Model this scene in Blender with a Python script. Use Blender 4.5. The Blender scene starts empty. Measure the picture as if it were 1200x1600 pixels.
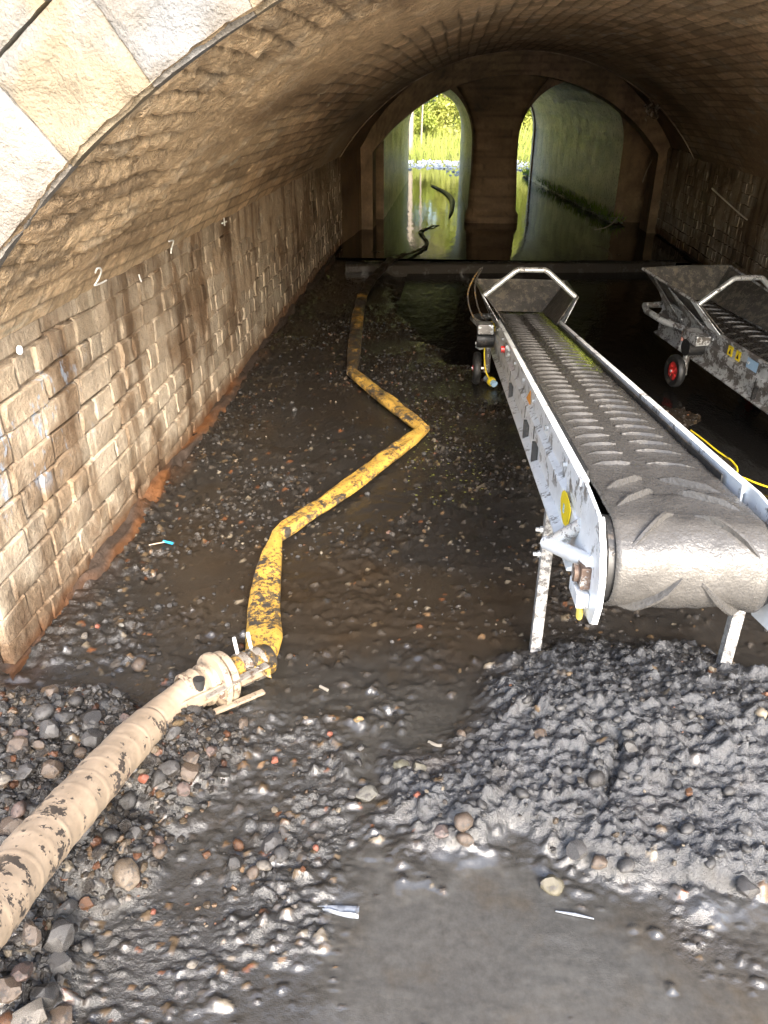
import bpy, bmesh, math, random
import numpy as np
from mathutils import Vector, Matrix, noise as mnoise

random.seed(7)
rng = np.random.default_rng(7)
scene = bpy.context.scene
COL = scene.collection
R = math.radians

# ------------------------------------------------------------------ camera, sky, sun, exposure
PITCH, YAW, EYE = 28.63, 4.93, 1.6
cam_d = bpy.data.cameras.new("camera")
cam_d.sensor_fit = 'VERTICAL'; cam_d.sensor_height = 24.0; cam_d.lens = 18.0
cam_d.clip_start = 0.05; cam_d.clip_end = 1500
cam = bpy.data.objects.new("camera", cam_d); COL.objects.link(cam)
cam.location = (0, 0, EYE); cam.rotation_euler = (R(90 - PITCH), 0, R(YAW))
scene.camera = cam

SUN_EL, SUN_AZ = 34.0, 162.0            # azimuth clockwise from +Y (the tunnel axis)
world = bpy.data.worlds.new("World"); scene.world = world; world.use_nodes = True
wn = world.node_tree.nodes; wl = world.node_tree.links
sky = wn.new('ShaderNodeTexSky'); sky.sky_type = 'NISHITA'; sky.sun_disc = False
sky.sun_elevation = R(SUN_EL); sky.sun_rotation = R(SUN_AZ)
sky.air_density = 1.0; sky.dust_density = 3.0; sky.ozone_density = 1.0
bg = wn['Background']; bg.inputs['Strength'].default_value = 0.15
wl.new(sky.outputs[0], bg.inputs['Color'])
sd = bpy.data.lights.new("sun", 'SUN'); sd.energy = 1.35; sd.angle = R(24); sd.color = (1.0, 0.95, 0.88)
sun = bpy.data.objects.new("sun", sd); COL.objects.link(sun)
sdir = Vector((math.sin(R(SUN_AZ)) * math.cos(R(SUN_EL)), math.cos(R(SUN_AZ)) * math.cos(R(SUN_EL)), math.sin(R(SUN_EL))))
sun.rotation_euler = sdir.to_track_quat('Z', 'Y').to_euler(); sun.location = (-6, -8, 9)
scene.view_settings.view_transform = 'Standard'; scene.view_settings.look = 'None'
scene.view_settings.gamma = 1.0; scene.view_settings.use_curve_mapping = False
scene.view_settings.exposure = 2.75
scene.render.engine = 'CYCLES'
scene.cycles.max_bounces = 8; scene.cycles.diffuse_bounces = 5; scene.cycles.glossy_bounces = 4
scene.cycles.use_denoising = True
scene.cycles.sample_clamp_indirect = 8

# ------------------------------------------------------------------ helpers: survey of the site
_th, _ps = R(PITCH), R(YAW)
_fh = np.array([-math.sin(_ps), math.cos(_ps), 0]); _rt = np.array([math.cos(_ps), math.sin(_ps), 0])
_fw = _fh * math.cos(_th) - np.array([0, 0, 1]) * math.sin(_th)
_cu = _fh * math.sin(_th) + np.array([0, 0, 1]) * math.cos(_th)
def ray(px, py): return _fw + _rt * (px - 600) / 1200 + _cu * (800 - py) / 1200
def at(px, py, z=0.0):                       # point of the level z seen at a photo pixel
    r = ray(px, py); return np.array([0, 0, EYE]) + r * (z - EYE) / r[2]
def atx(px, py, x):
    r = ray(px, py); return np.array([0, 0, EYE]) + r * x / r[0]
def aty(px, py, y):
    r = ray(px, py); return np.array([0, 0, EYE]) + r * y / r[1]

# ------------------------------------------------------------------ helpers: noise in numpy
def _hash(ix, iy, iz, s):
    h = (ix.astype(np.int64) * 374761393 + iy.astype(np.int64) * 668265263 + iz.astype(np.int64) * 2147483647 + s * 974634777) & 0xffffffff
    h = ((h ^ (h >> 13)) * 1274126177) & 0xffffffff
    h = ((h ^ (h >> 16)) * 2246822519) & 0xffffffff
    return ((h ^ (h >> 15)) & 0xffffff) / float(0xffffff)
def vnoise(x, y, z=0.0, s=0):
    x = np.asarray(x, float); y = np.asarray(y, float); z = np.asarray(z, float) + np.zeros_like(x)
    fx, fy, fz = np.floor(x), np.floor(y), np.floor(z)
    tx, ty, tz = x - fx, y - fy, z - fz
    ux, uy, uz = [t * t * t * (t * (t * 6 - 15) + 10) for t in (tx, ty, tz)]
    v = 0
    for dx in (0, 1):
        for dy in (0, 1):
            for dz in ((0, 1) if np.any(tz) else (0,)):
                w = (ux if dx else 1 - ux) * (uy if dy else 1 - uy) * ((uz if dz else 1 - uz))
                v = v + w * _hash(fx + dx, fy + dy, fz + dz, s)
    return v * 2 - 1
def fbm(x, y, z=0.0, o=4, s=0, g=0.5):
    v = 0; a = 1; t = 0
    for i in range(o):
        v = v + a * vnoise(x * 2 ** i + 13.7 * i, y * 2 ** i + 7.3 * i, np.asarray(z) * 2 ** i, s + i); t += a; a *= g
    return v / t
def sstep(a, b, x):
    t = np.clip((x - a) / (b - a), 0, 1); return t * t * (3 - 2 * t)
def poly_sd(X, Y, poly):                     # signed distance, positive inside
    poly = np.array(poly, float)[:, :2]; n = len(poly)
    d = np.full(X.shape, 1e9); inside = np.zeros(X.shape, bool)
    for i in range(n):
        ax, ay = poly[i]; bx, by = poly[(i + 1) % n]
        ex, ey = bx - ax, by - ay
        t = np.clip(((X - ax) * ex + (Y - ay) * ey) / (ex * ex + ey * ey + 1e-12), 0, 1)
        d = np.minimum(d, np.hypot(X - ax - t * ex, Y - ay - t * ey))
        c = ((ay > Y) != (by > Y)) & (X < (bx - ax) * (Y - ay) / (by - ay + 1e-12) + ax)
        inside ^= c
    return np.where(inside, d, -d)

def col4(c): return np.concatenate([c, np.ones(c.shape[:-1] + (1,))], -1).reshape(-1, 4)
# ------------------------------------------------------------------ helpers: objects
def mesh_np(name, V, F, mat=None, smooth=True, col=None):
    me = bpy.data.meshes.new(name)
    V = np.asarray(V, np.float32); F = np.asarray(F, np.int32)
    k = F.shape[1]
    me.vertices.add(len(V)); me.vertices.foreach_set('co', V.ravel())
    me.loops.add(F.size); me.loops.foreach_set('vertex_index', F.ravel())
    me.polygons.add(len(F)); me.polygons.foreach_set('loop_start', np.arange(0, F.size, k, dtype=np.int32))
    me.polygons.foreach_set('loop_total', np.full(len(F), k, np.int32))
    me.polygons.foreach_set('use_smooth', np.full(len(F), smooth))
    if col is not None:
        a = me.color_attributes.new('Col', 'FLOAT_COLOR', 'POINT')
        a.data.foreach_set('color', np.asarray(col, np.float32).ravel())
    me.update(calc_edges=True)
    if mat: me.materials.append(mat)
    return me
def link(name, me, parent=None, loc=None):
    o = bpy.data.objects.new(name, me); COL.objects.link(o)
    if parent: o.parent = parent
    if loc is not None: o.location = loc
    return o
def grid_faces(nu, nv, flip=False, close_u=False):
    i = np.arange(nu if close_u else nu - 1)[:, None]; j = np.arange(nv - 1)[None, :]
    a = i * nv + j; b = ((i + 1) % nu) * nv + j
    q = np.stack([a, b, b + 1, a + 1], -1).reshape(-1, 4)
    return q[:, ::-1] if flip else q
def tag(o, label=None, cat=None, group=None, kind=None):
    if label: o['label'] = label
    if cat: o['category'] = cat
    if group: o['group'] = group
    if kind: o['kind'] = kind
    return o
def empty(name, loc, label, cat, group=None, rz=0.0):
    o = bpy.data.objects.new(name, None); COL.objects.link(o)
    o.location = loc; o.rotation_euler = (0, 0, rz); o.empty_display_size = .1
    return tag(o, label, cat, group)

class MB:                                    # collects polygons into one mesh
    def __init__(s): s.v = []; s.f = []
    def add(s, V, F):
        n = len(s.v); s.v += [tuple(map(float, p)) for p in V]; s.f += [tuple(int(i) + n for i in f) for f in F]; return s
    def box(s, lo, hi, M=None):
        x0, y0, z0 = lo; x1, y1, z1 = hi
        V = [(x, y, z) for x in (x0, x1) for y in (y0, y1) for z in (z0, z1)]
        if M: V = [M(*p) for p in V]
        return s.add(V, [(0, 1, 3, 2), (4, 6, 7, 5), (0, 4, 5, 1), (2, 3, 7, 6), (0, 2, 6, 4), (1, 5, 7, 3)])
    def tube(s, pts, r, n=10, caps=True, sq=None):
        V, F = sweep(pts, r, n, sq); s.add(V, F)
        m = len(pts)
        if caps:
            b = len(s.v) - m * n
            s.f.append(tuple(b + i for i in range(n))[::-1]); s.f.append(tuple(b + (m - 1) * n + i for i in range(n)))
        return s
    def prism(s, poly, w0, w1, M):           # poly of (a,b), extruded from w0 to w1, mapped by M(a,b,w)
        n = len(poly)
        V = [M(a, b, w0) for a, b in poly] + [M(a, b, w1) for a, b in poly]
        F = [tuple(range(n))[::-1], tuple(range(n, 2 * n))] + [(i, (i + 1) % n, n + (i + 1) % n, n + i) for i in range(n)]
        return s.add(V, F)
    def build(s, name, mat, parent=None, smooth=False, bevel=0.0, label=None, loc=None):
        me = bpy.data.meshes.new(name); me.from_pydata(s.v, [], s.f); me.update()
        bm = bmesh.new(); bm.from_mesh(me)
        bmesh.ops.recalc_face_normals(bm, faces=bm.faces)
        if bevel:
            es = [e for e in bm.edges if len(e.link_faces) == 2 and e.calc_face_angle(0) > 0.6]
            if es: bmesh.ops.bevel(bm, geom=es, offset=bevel, segments=2, affect='EDGES', profile=.6)
        bm.to_mesh(me); bm.free()
        if smooth:
            me.polygons.foreach_set('use_smooth', [True] * len(me.polygons))
            me.set_sharp_from_angle(angle=R(40))
        me.materials.append(mat)
        o = link(name, me, parent, loc)
        if label: o['label'] = label
        return o
def sweep(pts, r, n=10, sq=None):
    """tube along pts; r scalar or list; sq = list of (width, height) half sizes for a flattened section"""
    P = [Vector(p) for p in pts]; m = len(P); V = []
    up0 = Vector((0, 0, 1)); prev = None
    for i in range(m):
        t = (P[min(i + 1, m - 1)] - P[max(i - 1, 0)]).normalized()
        u = up0 if sq is not None or prev is None else prev
        if abs(t.dot(u)) > .98: u = Vector((1, 0, 0))
        s_ = t.cross(u).normalized(); u = s_.cross(t).normalized(); prev = u
        a, b = (sq[i] if sq is not None else ((r[i], r[i]) if hasattr(r, '__len__') else (r, r)))
        for k in range(n):
            an = 2 * math.pi * k / n
            V.append(P[i] + s_ * (math.cos(an) * a) + u * (math.sin(an) * b))
    F = [(i * n + k, i * n + (k + 1) % n, (i + 1) * n + (k + 1) % n, (i + 1) * n + k) for i in range(m - 1) for k in range(n)]
    return V, F
def smooth_path(pts, step=0.02, corner=0):
    """Catmull-Rom through pts"""
    P = [Vector(p) for p in pts]; out = []
    for i in range(len(P) - 1):
        p0 = P[max(i - 1, 0)]; p1 = P[i]; p2 = P[i + 1]; p3 = P[min(i + 2, len(P) - 1)]
        n = max(2, int((p2 - p1).length / step))
        for k in range(n):
            t = k / n
            out.append(0.5 * ((2 * p1) + (p2 - p0) * t + (2 * p0 - 5 * p1 + 4 * p2 - p3) * t * t + (3 * p1 - p0 - 3 * p2 + p3) * t ** 3))
    out.append(P[-1]); return out

# ------------------------------------------------------------------ materials
class NT:
    def __init__(s, name):
        s.m = bpy.data.materials.new(name); s.m.use_nodes = True
        s.n = s.m.node_tree.nodes; s.l = s.m.node_tree.links; s.b = s.n['Principled BSDF']
    def N(s, t, **k):
        n = s.n.new(t)
        for a, b in k.items():
            if hasattr(n, a): setattr(n, a, b)
            else: n.inputs[a.replace('_', ' ')].default_value = b
        return n
    def L(s, a, b): s.l.new(a, b)
    def pos(s, obj=False):
        if obj: return s.N('ShaderNodeTexCoord').outputs['Object']
        return s.N('ShaderNodeNewGeometry').outputs['Position']
    def noise(s, v, scale, detail=4, rough=.6, stretch=None, w=None):
        if stretch:
            mp = s.N('ShaderNodeMapping'); mp.inputs['Scale'].default_value = stretch; s.L(v, mp.inputs['Vector']); v = mp.outputs[0]
        n = s.N('ShaderNodeTexNoise'); n.inputs['Scale'].default_value = scale; n.inputs['Detail'].default_value = detail
        n.inputs['Roughness'].default_value = rough; s.L(v, n.inputs['Vector']); return n.outputs['Fac']
    def ramp(s, fac, *stops):
        r = s.N('ShaderNodeValToRGB'); e = r.color_ramp.elements
        while len(e) < len(stops): e.new(.5)
        for i, (p, c) in enumerate(stops):
            e[i].position = p; e[i].color = (c, c, c, 1) if not hasattr(c, '__len__') else (*c, 1)
        s.L(fac, r.inputs[0]); return r.outputs[0]
    def mix(s, fac, a, b, mode='MIX'):
        m = s.N('ShaderNodeMix'); m.data_type = 'RGBA'; m.blend_type = mode
        for sock, val in ((m.inputs[0], fac), (m.inputs[6], a), (m.inputs[7], b)):
            if isinstance(val, bpy.types.NodeSocket): s.L(val, sock)
            elif hasattr(val, '__len__'): sock.default_value = (*val, 1)
            else: sock.default_value = val
        return m.outputs[2]
    def math(s, op, a, b=0.0, clamp=False):
        m = s.N('ShaderNodeMath'); m.operation = op; m.use_clamp = clamp
        for sock, val in ((m.inputs[0], a), (m.inputs[1], b)):
            if isinstance(val, bpy.types.NodeSocket): s.L(val, sock)
            else: sock.default_value = val
        return m.outputs[0]
    def mrange(s, v, a, b, c=0.0, d=1.0):
        m = s.N('ShaderNodeMapRange'); m.interpolation_type = 'SMOOTHSTEP'
        for i, x in enumerate((v, a, b, c, d)):
            if isinstance(x, bpy.types.NodeSocket): s.L(x, m.inputs[i])
            else: m.inputs[i].default_value = x
        return m.outputs[0]
    def bump(s, h, strength, dist, prev=None):
        b = s.N('ShaderNodeBump'); b.inputs['Strength'].default_value = strength; b.inputs['Distance'].default_value = dist
        s.L(h, b.inputs['Height'])
        if prev is not None: s.L(prev, b.inputs['Normal'])
        return b.outputs[0]
    def out(s, color=None, rough=None, normal=None, metal=None, spec=None, coat=None):
        for k, v in (('Base Color', color), ('Roughness', rough), ('Normal', normal), ('Metallic', metal), ('Specular IOR Level', spec), ('Coat Weight', coat)):
            if v is None: continue
            if isinstance(v, bpy.types.NodeSocket): s.L(v, s.b.inputs[k])
            elif hasattr(v, '__len__'): s.b.inputs[k].default_value = (*v, 1)
            else: s.b.inputs[k].default_value = v
        return s.m

def m_ground():
    t = NT('wet_mud'); p = t.pos()
    a = t.N('ShaderNodeAttribute'); a.attribute_name = 'Col'
    n1 = t.noise(p, 42, 6, .7); n2 = t.noise(p, 130, 4, .7); n3 = t.noise(p, 5, 4, .6)
    c = t.mix(.55, a.outputs['Color'], t.ramp(n1, (.3, .35), (.7, 1.0)), 'MULTIPLY')
    c = t.mix(t.mrange(n3, .5, .75), c, t.mix(1.0, c, (1.0, .88, .74), 'MULTIPLY'))
    # alpha: 0 = liquid and smooth, 1 = coarse
    al = a.outputs['Alpha']
    rg = t.math('ADD', t.mrange(n1, .3, .75, .04, .17), t.math('MULTIPLY', t.math('SUBTRACT', 1.0, al), .06))
    h = t.math('ADD', t.math('ADD', t.math('MULTIPLY', n1, .7), t.math('MULTIPLY', n2, .5)), t.math('MULTIPLY', t.noise(p, 420, 2, .5), .25))
    b = t.N('ShaderNodeBump'); b.inputs['Distance'].default_value = .008
    t.L(t.math('ADD', t.math('MULTIPLY', al, .9), .02), b.inputs['Strength']); t.L(h, b.inputs['Height'])
    t.b.inputs['Coat Weight'].default_value = .42; t.b.inputs['Coat Roughness'].default_value = .14
    t.L(b.outputs[0], t.b.inputs['Coat Normal'])
    return t.out(c, rg, b.outputs[0], spec=.5)

def m_water(name, col, rough=.04, bs=.25, sc=9):
    t = NT(name); p = t.pos()
    n = t.noise(p, sc, 3, .55, (1, .45, 1)); n2 = t.noise(p, sc * 5, 2, .5)
    b = t.bump(t.math('ADD', n, t.math('MULTIPLY', n2, .15)), bs, .01)
    t.b.inputs['IOR'].default_value = 1.33
    return t.out(col, rough, b)

def m_stone(name="wall_stone", bed=False):
    """limestone and engineering-brick blocks of the side walls; stains run in world space"""
    t = NT(name); p = t.pos()
    oi = t.N('ShaderNodeObjectInfo').outputs['Random']
    n1 = t.noise(p, 7, 5, .65); n2 = t.noise(p, 55, 5, .7); n3 = t.noise(p, 2.1, 4, .6)
    vs = t.noise(p, 9, 4, .6, (1, 1, .13))                        # run-down streaks
    base = t.ramp(oi, (0.0, (.32, .25, .17)), (.3, (.42, .335, .24)), (.55, (.36, .285, .20)), (.8, (.46, .38, .28)), (1.0, (.28, .22, .155)))
    c = t.mix(.75, base, t.ramp(n2, (.28, .45), (.5, .85), (.72, 1.15)), 'MULTIPLY')
    c = t.mix(t.mrange(n1, .42, .7, 0, .55), c, (.42, .33, .23))
    c = t.mix(t.mrange(vs, .47, .64, 0, .85), c, t.mix(1.0, c, (.40, .32, .25), 'MULTIPLY'))
    c = t.mix(t.mrange(vs, .30, .38, .45, 0), c, (.62, .52, .38))
    c = t.mix(t.mrange(n3, .47, .60, 0, .8), c, t.mix(1.0, c, (.45, .36, .28), 'MULTIPLY'))
    sp = t.N('ShaderNodeSeparateXYZ'); t.L(p, sp.inputs[0])
    z = sp.outputs['Z']; y = sp.outputs['Y']
    zn = t.math('ADD', z, t.math('MULTIPLY', t.math('SUBTRACT', n1, .5), .35))
    grey = t.mrange(zn, .50, .34)                                 # washed grey lower courses
    c = t.mix(t.math('MULTIPLY', grey, .55), c, t.mix(1.0, c, (.95, 1.0, 1.05), 'MULTIPLY'))
    damp = t.mrange(zn, .20, .08)
    c = t.mix(t.math('MULTIPLY', damp, .7), c, t.mix(1.0, c, (.42, .30, .2), 'MULTIPLY'))
    rust = t.mrange(t.math('ADD', z, t.math('MULTIPLY', t.math('SUBTRACT', n3, .5), .3)), .13, .06)
    c = t.mix(t.math('MULTIPLY', rust, t.mrange(n1, .36, .58, .2, .9)), c, (.12, .05, .018))
    # splashes of pale blue paint near the mouth
    zy = t.math('MULTIPLY', t.mrange(y, 2.75, 2.2), t.math('MULTIPLY', t.mrange(z, .42, .55), t.mrange(z, .86, .78)))
    bl = t.math('MULTIPLY', zy, t.mrange(t.noise(p, 11, 4, .7, (1, 1, .5)), .55, .62))
    c = t.mix(t.math('MULTIPLY', bl, .75), c, (.30, .38, .47))
    if bed:
        at_ = t.N('ShaderNodeAttribute'); at_.attribute_name = 'Col'; c = t.mix(1.0, c, at_.outputs['Color'], 'MULTIPLY')
    b = t.bump(t.math('ADD', n2, t.math('MULTIPLY', t.noise(p, 170, 3, .6), .4)), .9, .008)
    b = t.bump(n1, .5, .02, b)
    return t.out(c, t.mrange(n2, .3, .7, .55, .85), b, spec=.35)

def m_attr(name, rough=.7, bs=.8, bd=.008, s1=40, s2=150, spec=.35, vary=.5):
    t = NT(name); p = t.pos()
    a = t.N('ShaderNodeAttribute'); a.attribute_name = 'Col'
    n1 = t.noise(p, s1, 5, .65); n2 = t.noise(p, s2, 3, .6)
    c = t.mix(vary, a.outputs['Color'], t.ramp(n1, (.25, .45), (.75, 1.35)), 'MULTIPLY')
    b = t.bump(t.math('ADD', n1, t.math('MULTIPLY', n2, .5)), bs, bd)
    return t.out(c, t.mrange(n1, .3, .7, rough - .12, rough + .12), b, spec=spec)

def m_flat(name, col, rough=.5, metal=0.0, var=.25, sc=30, bs=.15, mud=0.0, mudcol=(.07, .06, .05), mudsc=14, obj=True, spec=.5, edge=(.5, .56)):
    """plain surface with wear and optional mud splashes"""
    t = NT(name); p = t.pos(obj)
    n = t.noise(p, sc, 5, .65); n2 = t.math('ADD', t.math('MULTIPLY', t.noise(p, mudsc, 6, .72), .68), t.math('MULTIPLY', t.noise(p, mudsc * 6, 4, .7), .32))
    c = t.mix(var, col, t.ramp(n, (.3, .5), (.7, 1.2)), 'MULTIPLY')
    rg = t.mrange(n, .3, .7, max(rough - .1, .03), rough + .1)
    b = t.bump(n, bs, .004)
    mt = metal
    if mud > 0:
        f = t.mrange(n2, edge[0] + .28 * (1 - mud) - .14, edge[1] + .28 * (1 - mud) - .14)
        c = t.mix(f, c, t.mix(.5, mudcol, t.ramp(n, (.3, .6), (.7, 1.3)), 'MULTIPLY'))
        rg = t.math('ADD', t.math('MULTIPLY', rg, t.math('SUBTRACT', 1.0, f)), t.math('MULTIPLY', f, .35))
        mt = t.math('MULTIPLY', t.math('SUBTRACT', 1.0, f), metal)
        b = t.bump(f, .5, .002, b)
    return t.out(c, rg, b, mt, spec)

def m_hose(name, col, cover=.5):
    t = NT(name); p = t.pos(True)
    lo = t.noise(p, 3.5, 3, .6); fine = t.noise(p, 62, 4, .75); mid = t.noise(p, 17, 5, .7)
    c = t.mix(.45, col, t.ramp(t.noise(p, 26, 4, .6), (.3, .5), (.7, 1.15)), 'MULTIPLY')
    c = t.mix(t.mrange(lo, .35, .6, 0, .35), c, t.mix(1.0, c, (.75, .62, .5), 'MULTIPLY'))
    th = t.mrange(lo, .36, .60, .66 - cover * .1, .53 - cover * .1)
    sp = t.math('GREATER_THAN', fine, th); bl = t.mrange(t.math('SUBTRACT', mid, th), .02, .05)
    f = t.math('MAXIMUM', t.math('MULTIPLY', sp, .85), bl)
    c = t.mix(f, c, t.mix(fine, (.018, .016, .014), (.06, .052, .043)))
    b = t.bump(t.math('ADD', t.math('MULTIPLY', f, .4), t.noise(p, 30, 4, .6)), .45, .004)
    return t.out(c, t.mrange(fine, .3, .7, .25, .5), b, spec=.45)
def m_rock():
    t = NT('wet_cobble'); p = t.pos(True); oi = t.N('ShaderNodeObjectInfo')
    rr = oi.outputs['Random']; ps = t.N('ShaderNodeVectorMath'); ps.operation = 'ADD'
    t.L(p, ps.inputs[0]); cx = t.N('ShaderNodeCombineXYZ'); t.L(t.math('MULTIPLY', rr, 37.0), cx.inputs[0]); t.L(cx.outputs[0], ps.inputs[1])
    v = ps.outputs[0]
    base = t.ramp(rr, (0, (.030, .027, .025)), (.3, (.05, .043, .037)), (.6, (.038, .036, .034)), (1, (.06, .05, .042)))
    n = t.noise(v, 1.1, 5, .65); n2 = t.noise(v, 7, 4, .6)
    c = t.mix(.7, base, t.ramp(n2, (.3, .5), (.7, 1.35)), 'MULTIPLY')
    c = t.mix(t.mrange(n, .48, .6, 0, .8), c, (.05, .045, .04))
    b = t.bump(t.math('ADD', n, t.math('MULTIPLY', n2, .5)), .7, .25)
    return t.out(c, t.mrange(n2, .3, .7, .14, .38), b, spec=.6)

def m_leaf(name, col, col2):
    t = NT(name); p = t.pos(); n = t.noise(p, 1.5, 3, .6)
    a = t.N('ShaderNodeAttribute'); a.attribute_name = 'Col'
    c = t.mix(t.mrange(n, .35, .65), col, col2); c = t.mix(1.0, c, a.outputs['Color'], 'MULTIPLY')
    t.out(c, .45, spec=.4)
    tr = t.N('ShaderNodeBsdfTranslucent'); t.L(c, tr.inputs['Color'])
    mx = t.N('ShaderNodeMixShader'); mx.inputs[0].default_value = .45
    t.L(t.b.outputs[0], mx.inputs[1]); t.L(tr.outputs[0], mx.inputs[2])
    t.L(mx.outputs[0], t.n['Material Output'].inputs[0]); return t.m

def m_belt():
    t = NT('mud_coated_rubber'); p = t.pos(True)
    sp = t.N('ShaderNodeSeparateXYZ'); t.L(p, sp.inputs[0]); u = sp.outputs['Y']; v = sp.outputs['X']
    n1 = t.noise(p, 9, 5, .6); n2 = t.noise(p, 70, 4, .65); n3 = t.noise(p, 260, 2, .5)
    # slurry film: thick towards the discharge end
    wy = t.N('ShaderNodeSeparateXYZ'); t.L(t.pos(), wy.inputs[0]); u = t.math('SUBTRACT', wy.outputs['Y'], 1.42)
    f = t.mrange(t.math('ADD', u, t.math('MULTIPLY', t.math('SUBTRACT', n1, .5), 1.6)), 2.3, .7)
    c = t.mix(f, t.mix(n2, (.018, .017, .016), (.045, .04, .037)), t.mix(n1, (.050, .048, .045), (.080, .075, .068)))
    # green flecks along one side
    d = t.math('MULTIPLY', t.mrange(wy.outputs['X'], 1.4, 1.2), t.math('MULTIPLY', t.mrange(u, 1.5, 2.1), t.mrange(v, .035, .125)))
    g = t.math('MULTIPLY', t.mrange(t.math('ADD', t.noise(p, 140, 2, .7), t.math('MULTIPLY', d, .16)), .60, .63), t.mrange(d, .02, .2))
    c = t.mix(g, c, (.30, .36, .05))
    b = t.bump(t.math('ADD', n2, t.math('MULTIPLY', n3, .25)), .55, .006)
    return t.out(c, t.mrange(n2, .3, .7, .14, .34), b, spec=.45)

M = dict(
    ground=m_ground(), stone=m_stone(), mortar=m_stone('mortar', True),
    vault=m_attr('vault_brick', .78, 1.0, .022, 24, 140, .25, .75),
    face=m_attr('pale_limestone', .8, 1.0, .014, 18, 110, .25, .6),
    barrel=m_attr('wet_barrel_brick', .34, .8, .010, 30, 120, .6, .6), far=m_attr('slimy_brick', .62, .7, .010, 26, 110, .3, .6),
    pool=m_water('still_water', (.010, .011, .008), .025, .22, 7),
    black=m_water('black_water', (.006, .0055, .005), .05, .5, 16),
    galv=m_flat('galvanised_steel', (.76, .78, .78), .40, .10, .35, 14, .25, .42, (.17, .16, .145), 7),
    galvd=m_flat('muddied_galvanised_steel', (.50, .51, .50), .45, .35, .45, 18, .25, .62, (.10, .09, .08), 11),
    steel=m_flat('worn_tube_steel', (.62, .63, .62), .33, .6, .3, 22, .2, .32, (.12, .11, .10), 16),
    gritty=m_flat('grit_caked_steel', (.42, .41, .39), .5, .1, .6, 90, .7, .55, (.10, .095, .09), 60),
    hopper=m_flat('hopper_sheet', (.075, .07, .062), .38, .25, .6, 24, .3, .5, (.14, .12, .09), 22),
    rubber=m_flat('black_rubber', (.018, .018, .018), .5, 0, .5, 20, .3, .35, (.06, .05, .04), 14),
    belt=m_belt(), cleat=m_flat('wet_cleat_rubber', (.045, .042, .038), .42, 0, .6, 60, .5, .5, (.075, .07, .062), 30),
    red=m_flat('red_paint', (.55, .035, .03), .4, 0, .3, 30, .2, .38, (.07, .05, .04), 20),
    yellow=m_flat('yellow_plastic', (.80, .60, .02), .45, 0, .2, 40, .1, .28, (.08, .06, .04), 30),
    blue=m_flat('blue_plastic', (.03, .30, .52), .4, 0, .2), sky_blue=m_flat('pale_blue_sticker', (.30, .45, .60), .4),
    hose=m_hose('yellow_layflat_hose', (.44, .27, .055)),
    hosedark=m_hose('mud_caked_hose', (.34, .20, .04), 1.1),
    tan=m_flat('tan_suction_hose', (.32, .245, .17), .55, 0, .5, 24, .25, .38, (.06, .05, .042), 5.0, edge=(.50, .515)),
    cast=m_flat('mud_splashed_coupling', (.30, .235, .165), .5, .1, .35, 30, .3, .42, (.10, .07, .05), 34),
    band=m_flat('silver_clamp_band', (.32, .29, .25), .35, .5, .3, 40, .2, .5, (.09, .06, .04), 45),
    rust=m_flat('rusty_iron', (.13, .085, .06), .6, .2, .5, 30, .4, .5, (.35, .33, .30), 30),
    bark=m_flat('pale_bark', (.30, .25, .19), .85, 0, .5, 12, .7), barkd=m_flat('dark_bark', (.06, .045, .03), .8, 0, .5, 12, .7),
    beam=m_flat('wet_timber', (.030, .023, .015), .85, 0, .6, 7, .6, .4, (.03, .025, .02), 7),
    chalk=m_flat('white_chalk', (.78, .78, .74), .9, 0, .2), plastic=m_flat('grey_plastic_sheet', (.15, .165, .19), .32, 0, .25, 50, .2, .25, (.10, .09, .08), 26),
    orange=m_flat('orange_sticker', (.75, .30, .03), .5), brick=m_flat('brick_fragment', (.15, .05, .03), .45, 0, .4, 60, .4, .25, (.06, .05, .04), 40),
    pink=m_flat('pink_rubber_grip', (.60, .28, .22), .5, 0, .3), rope=m_flat('yellow_rope', (.62, .50, .10), .7, 0, .4, 70, .4),
    shell=m_flat('pale_pebble', (.20, .18, .15), .35, 0, .35, 40, .3), cobble=m_rock(),
    glint=m_flat('glint_green', (.20, .21, .04), .45, 0, .3), leaf=m_leaf('sunlit_leaves', (.34, .40, .08), (.46, .48, .13)),
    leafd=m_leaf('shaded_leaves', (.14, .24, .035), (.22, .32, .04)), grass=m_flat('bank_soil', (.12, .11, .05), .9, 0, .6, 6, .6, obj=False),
    darkwood=m_flat('waterlogged_hose', (.03, .022, .016), .4, 0, .5, 12, .4),
)

# ------------------------------------------------------------------ site constants
XL, XR, Y0, Y1, Y2, YF = -1.305, 2.57, 1.80, 9.40, 11.30, 17.2
XC, HW, RISE, SPR = (XL + XR) / 2, (XR - XL) / 2, 1.02, .97
RV = (HW * HW + RISE * RISE) / (2 * RISE); ZC = SPR + RISE - RV; AMAX = math.asin(HW / RV)

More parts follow.
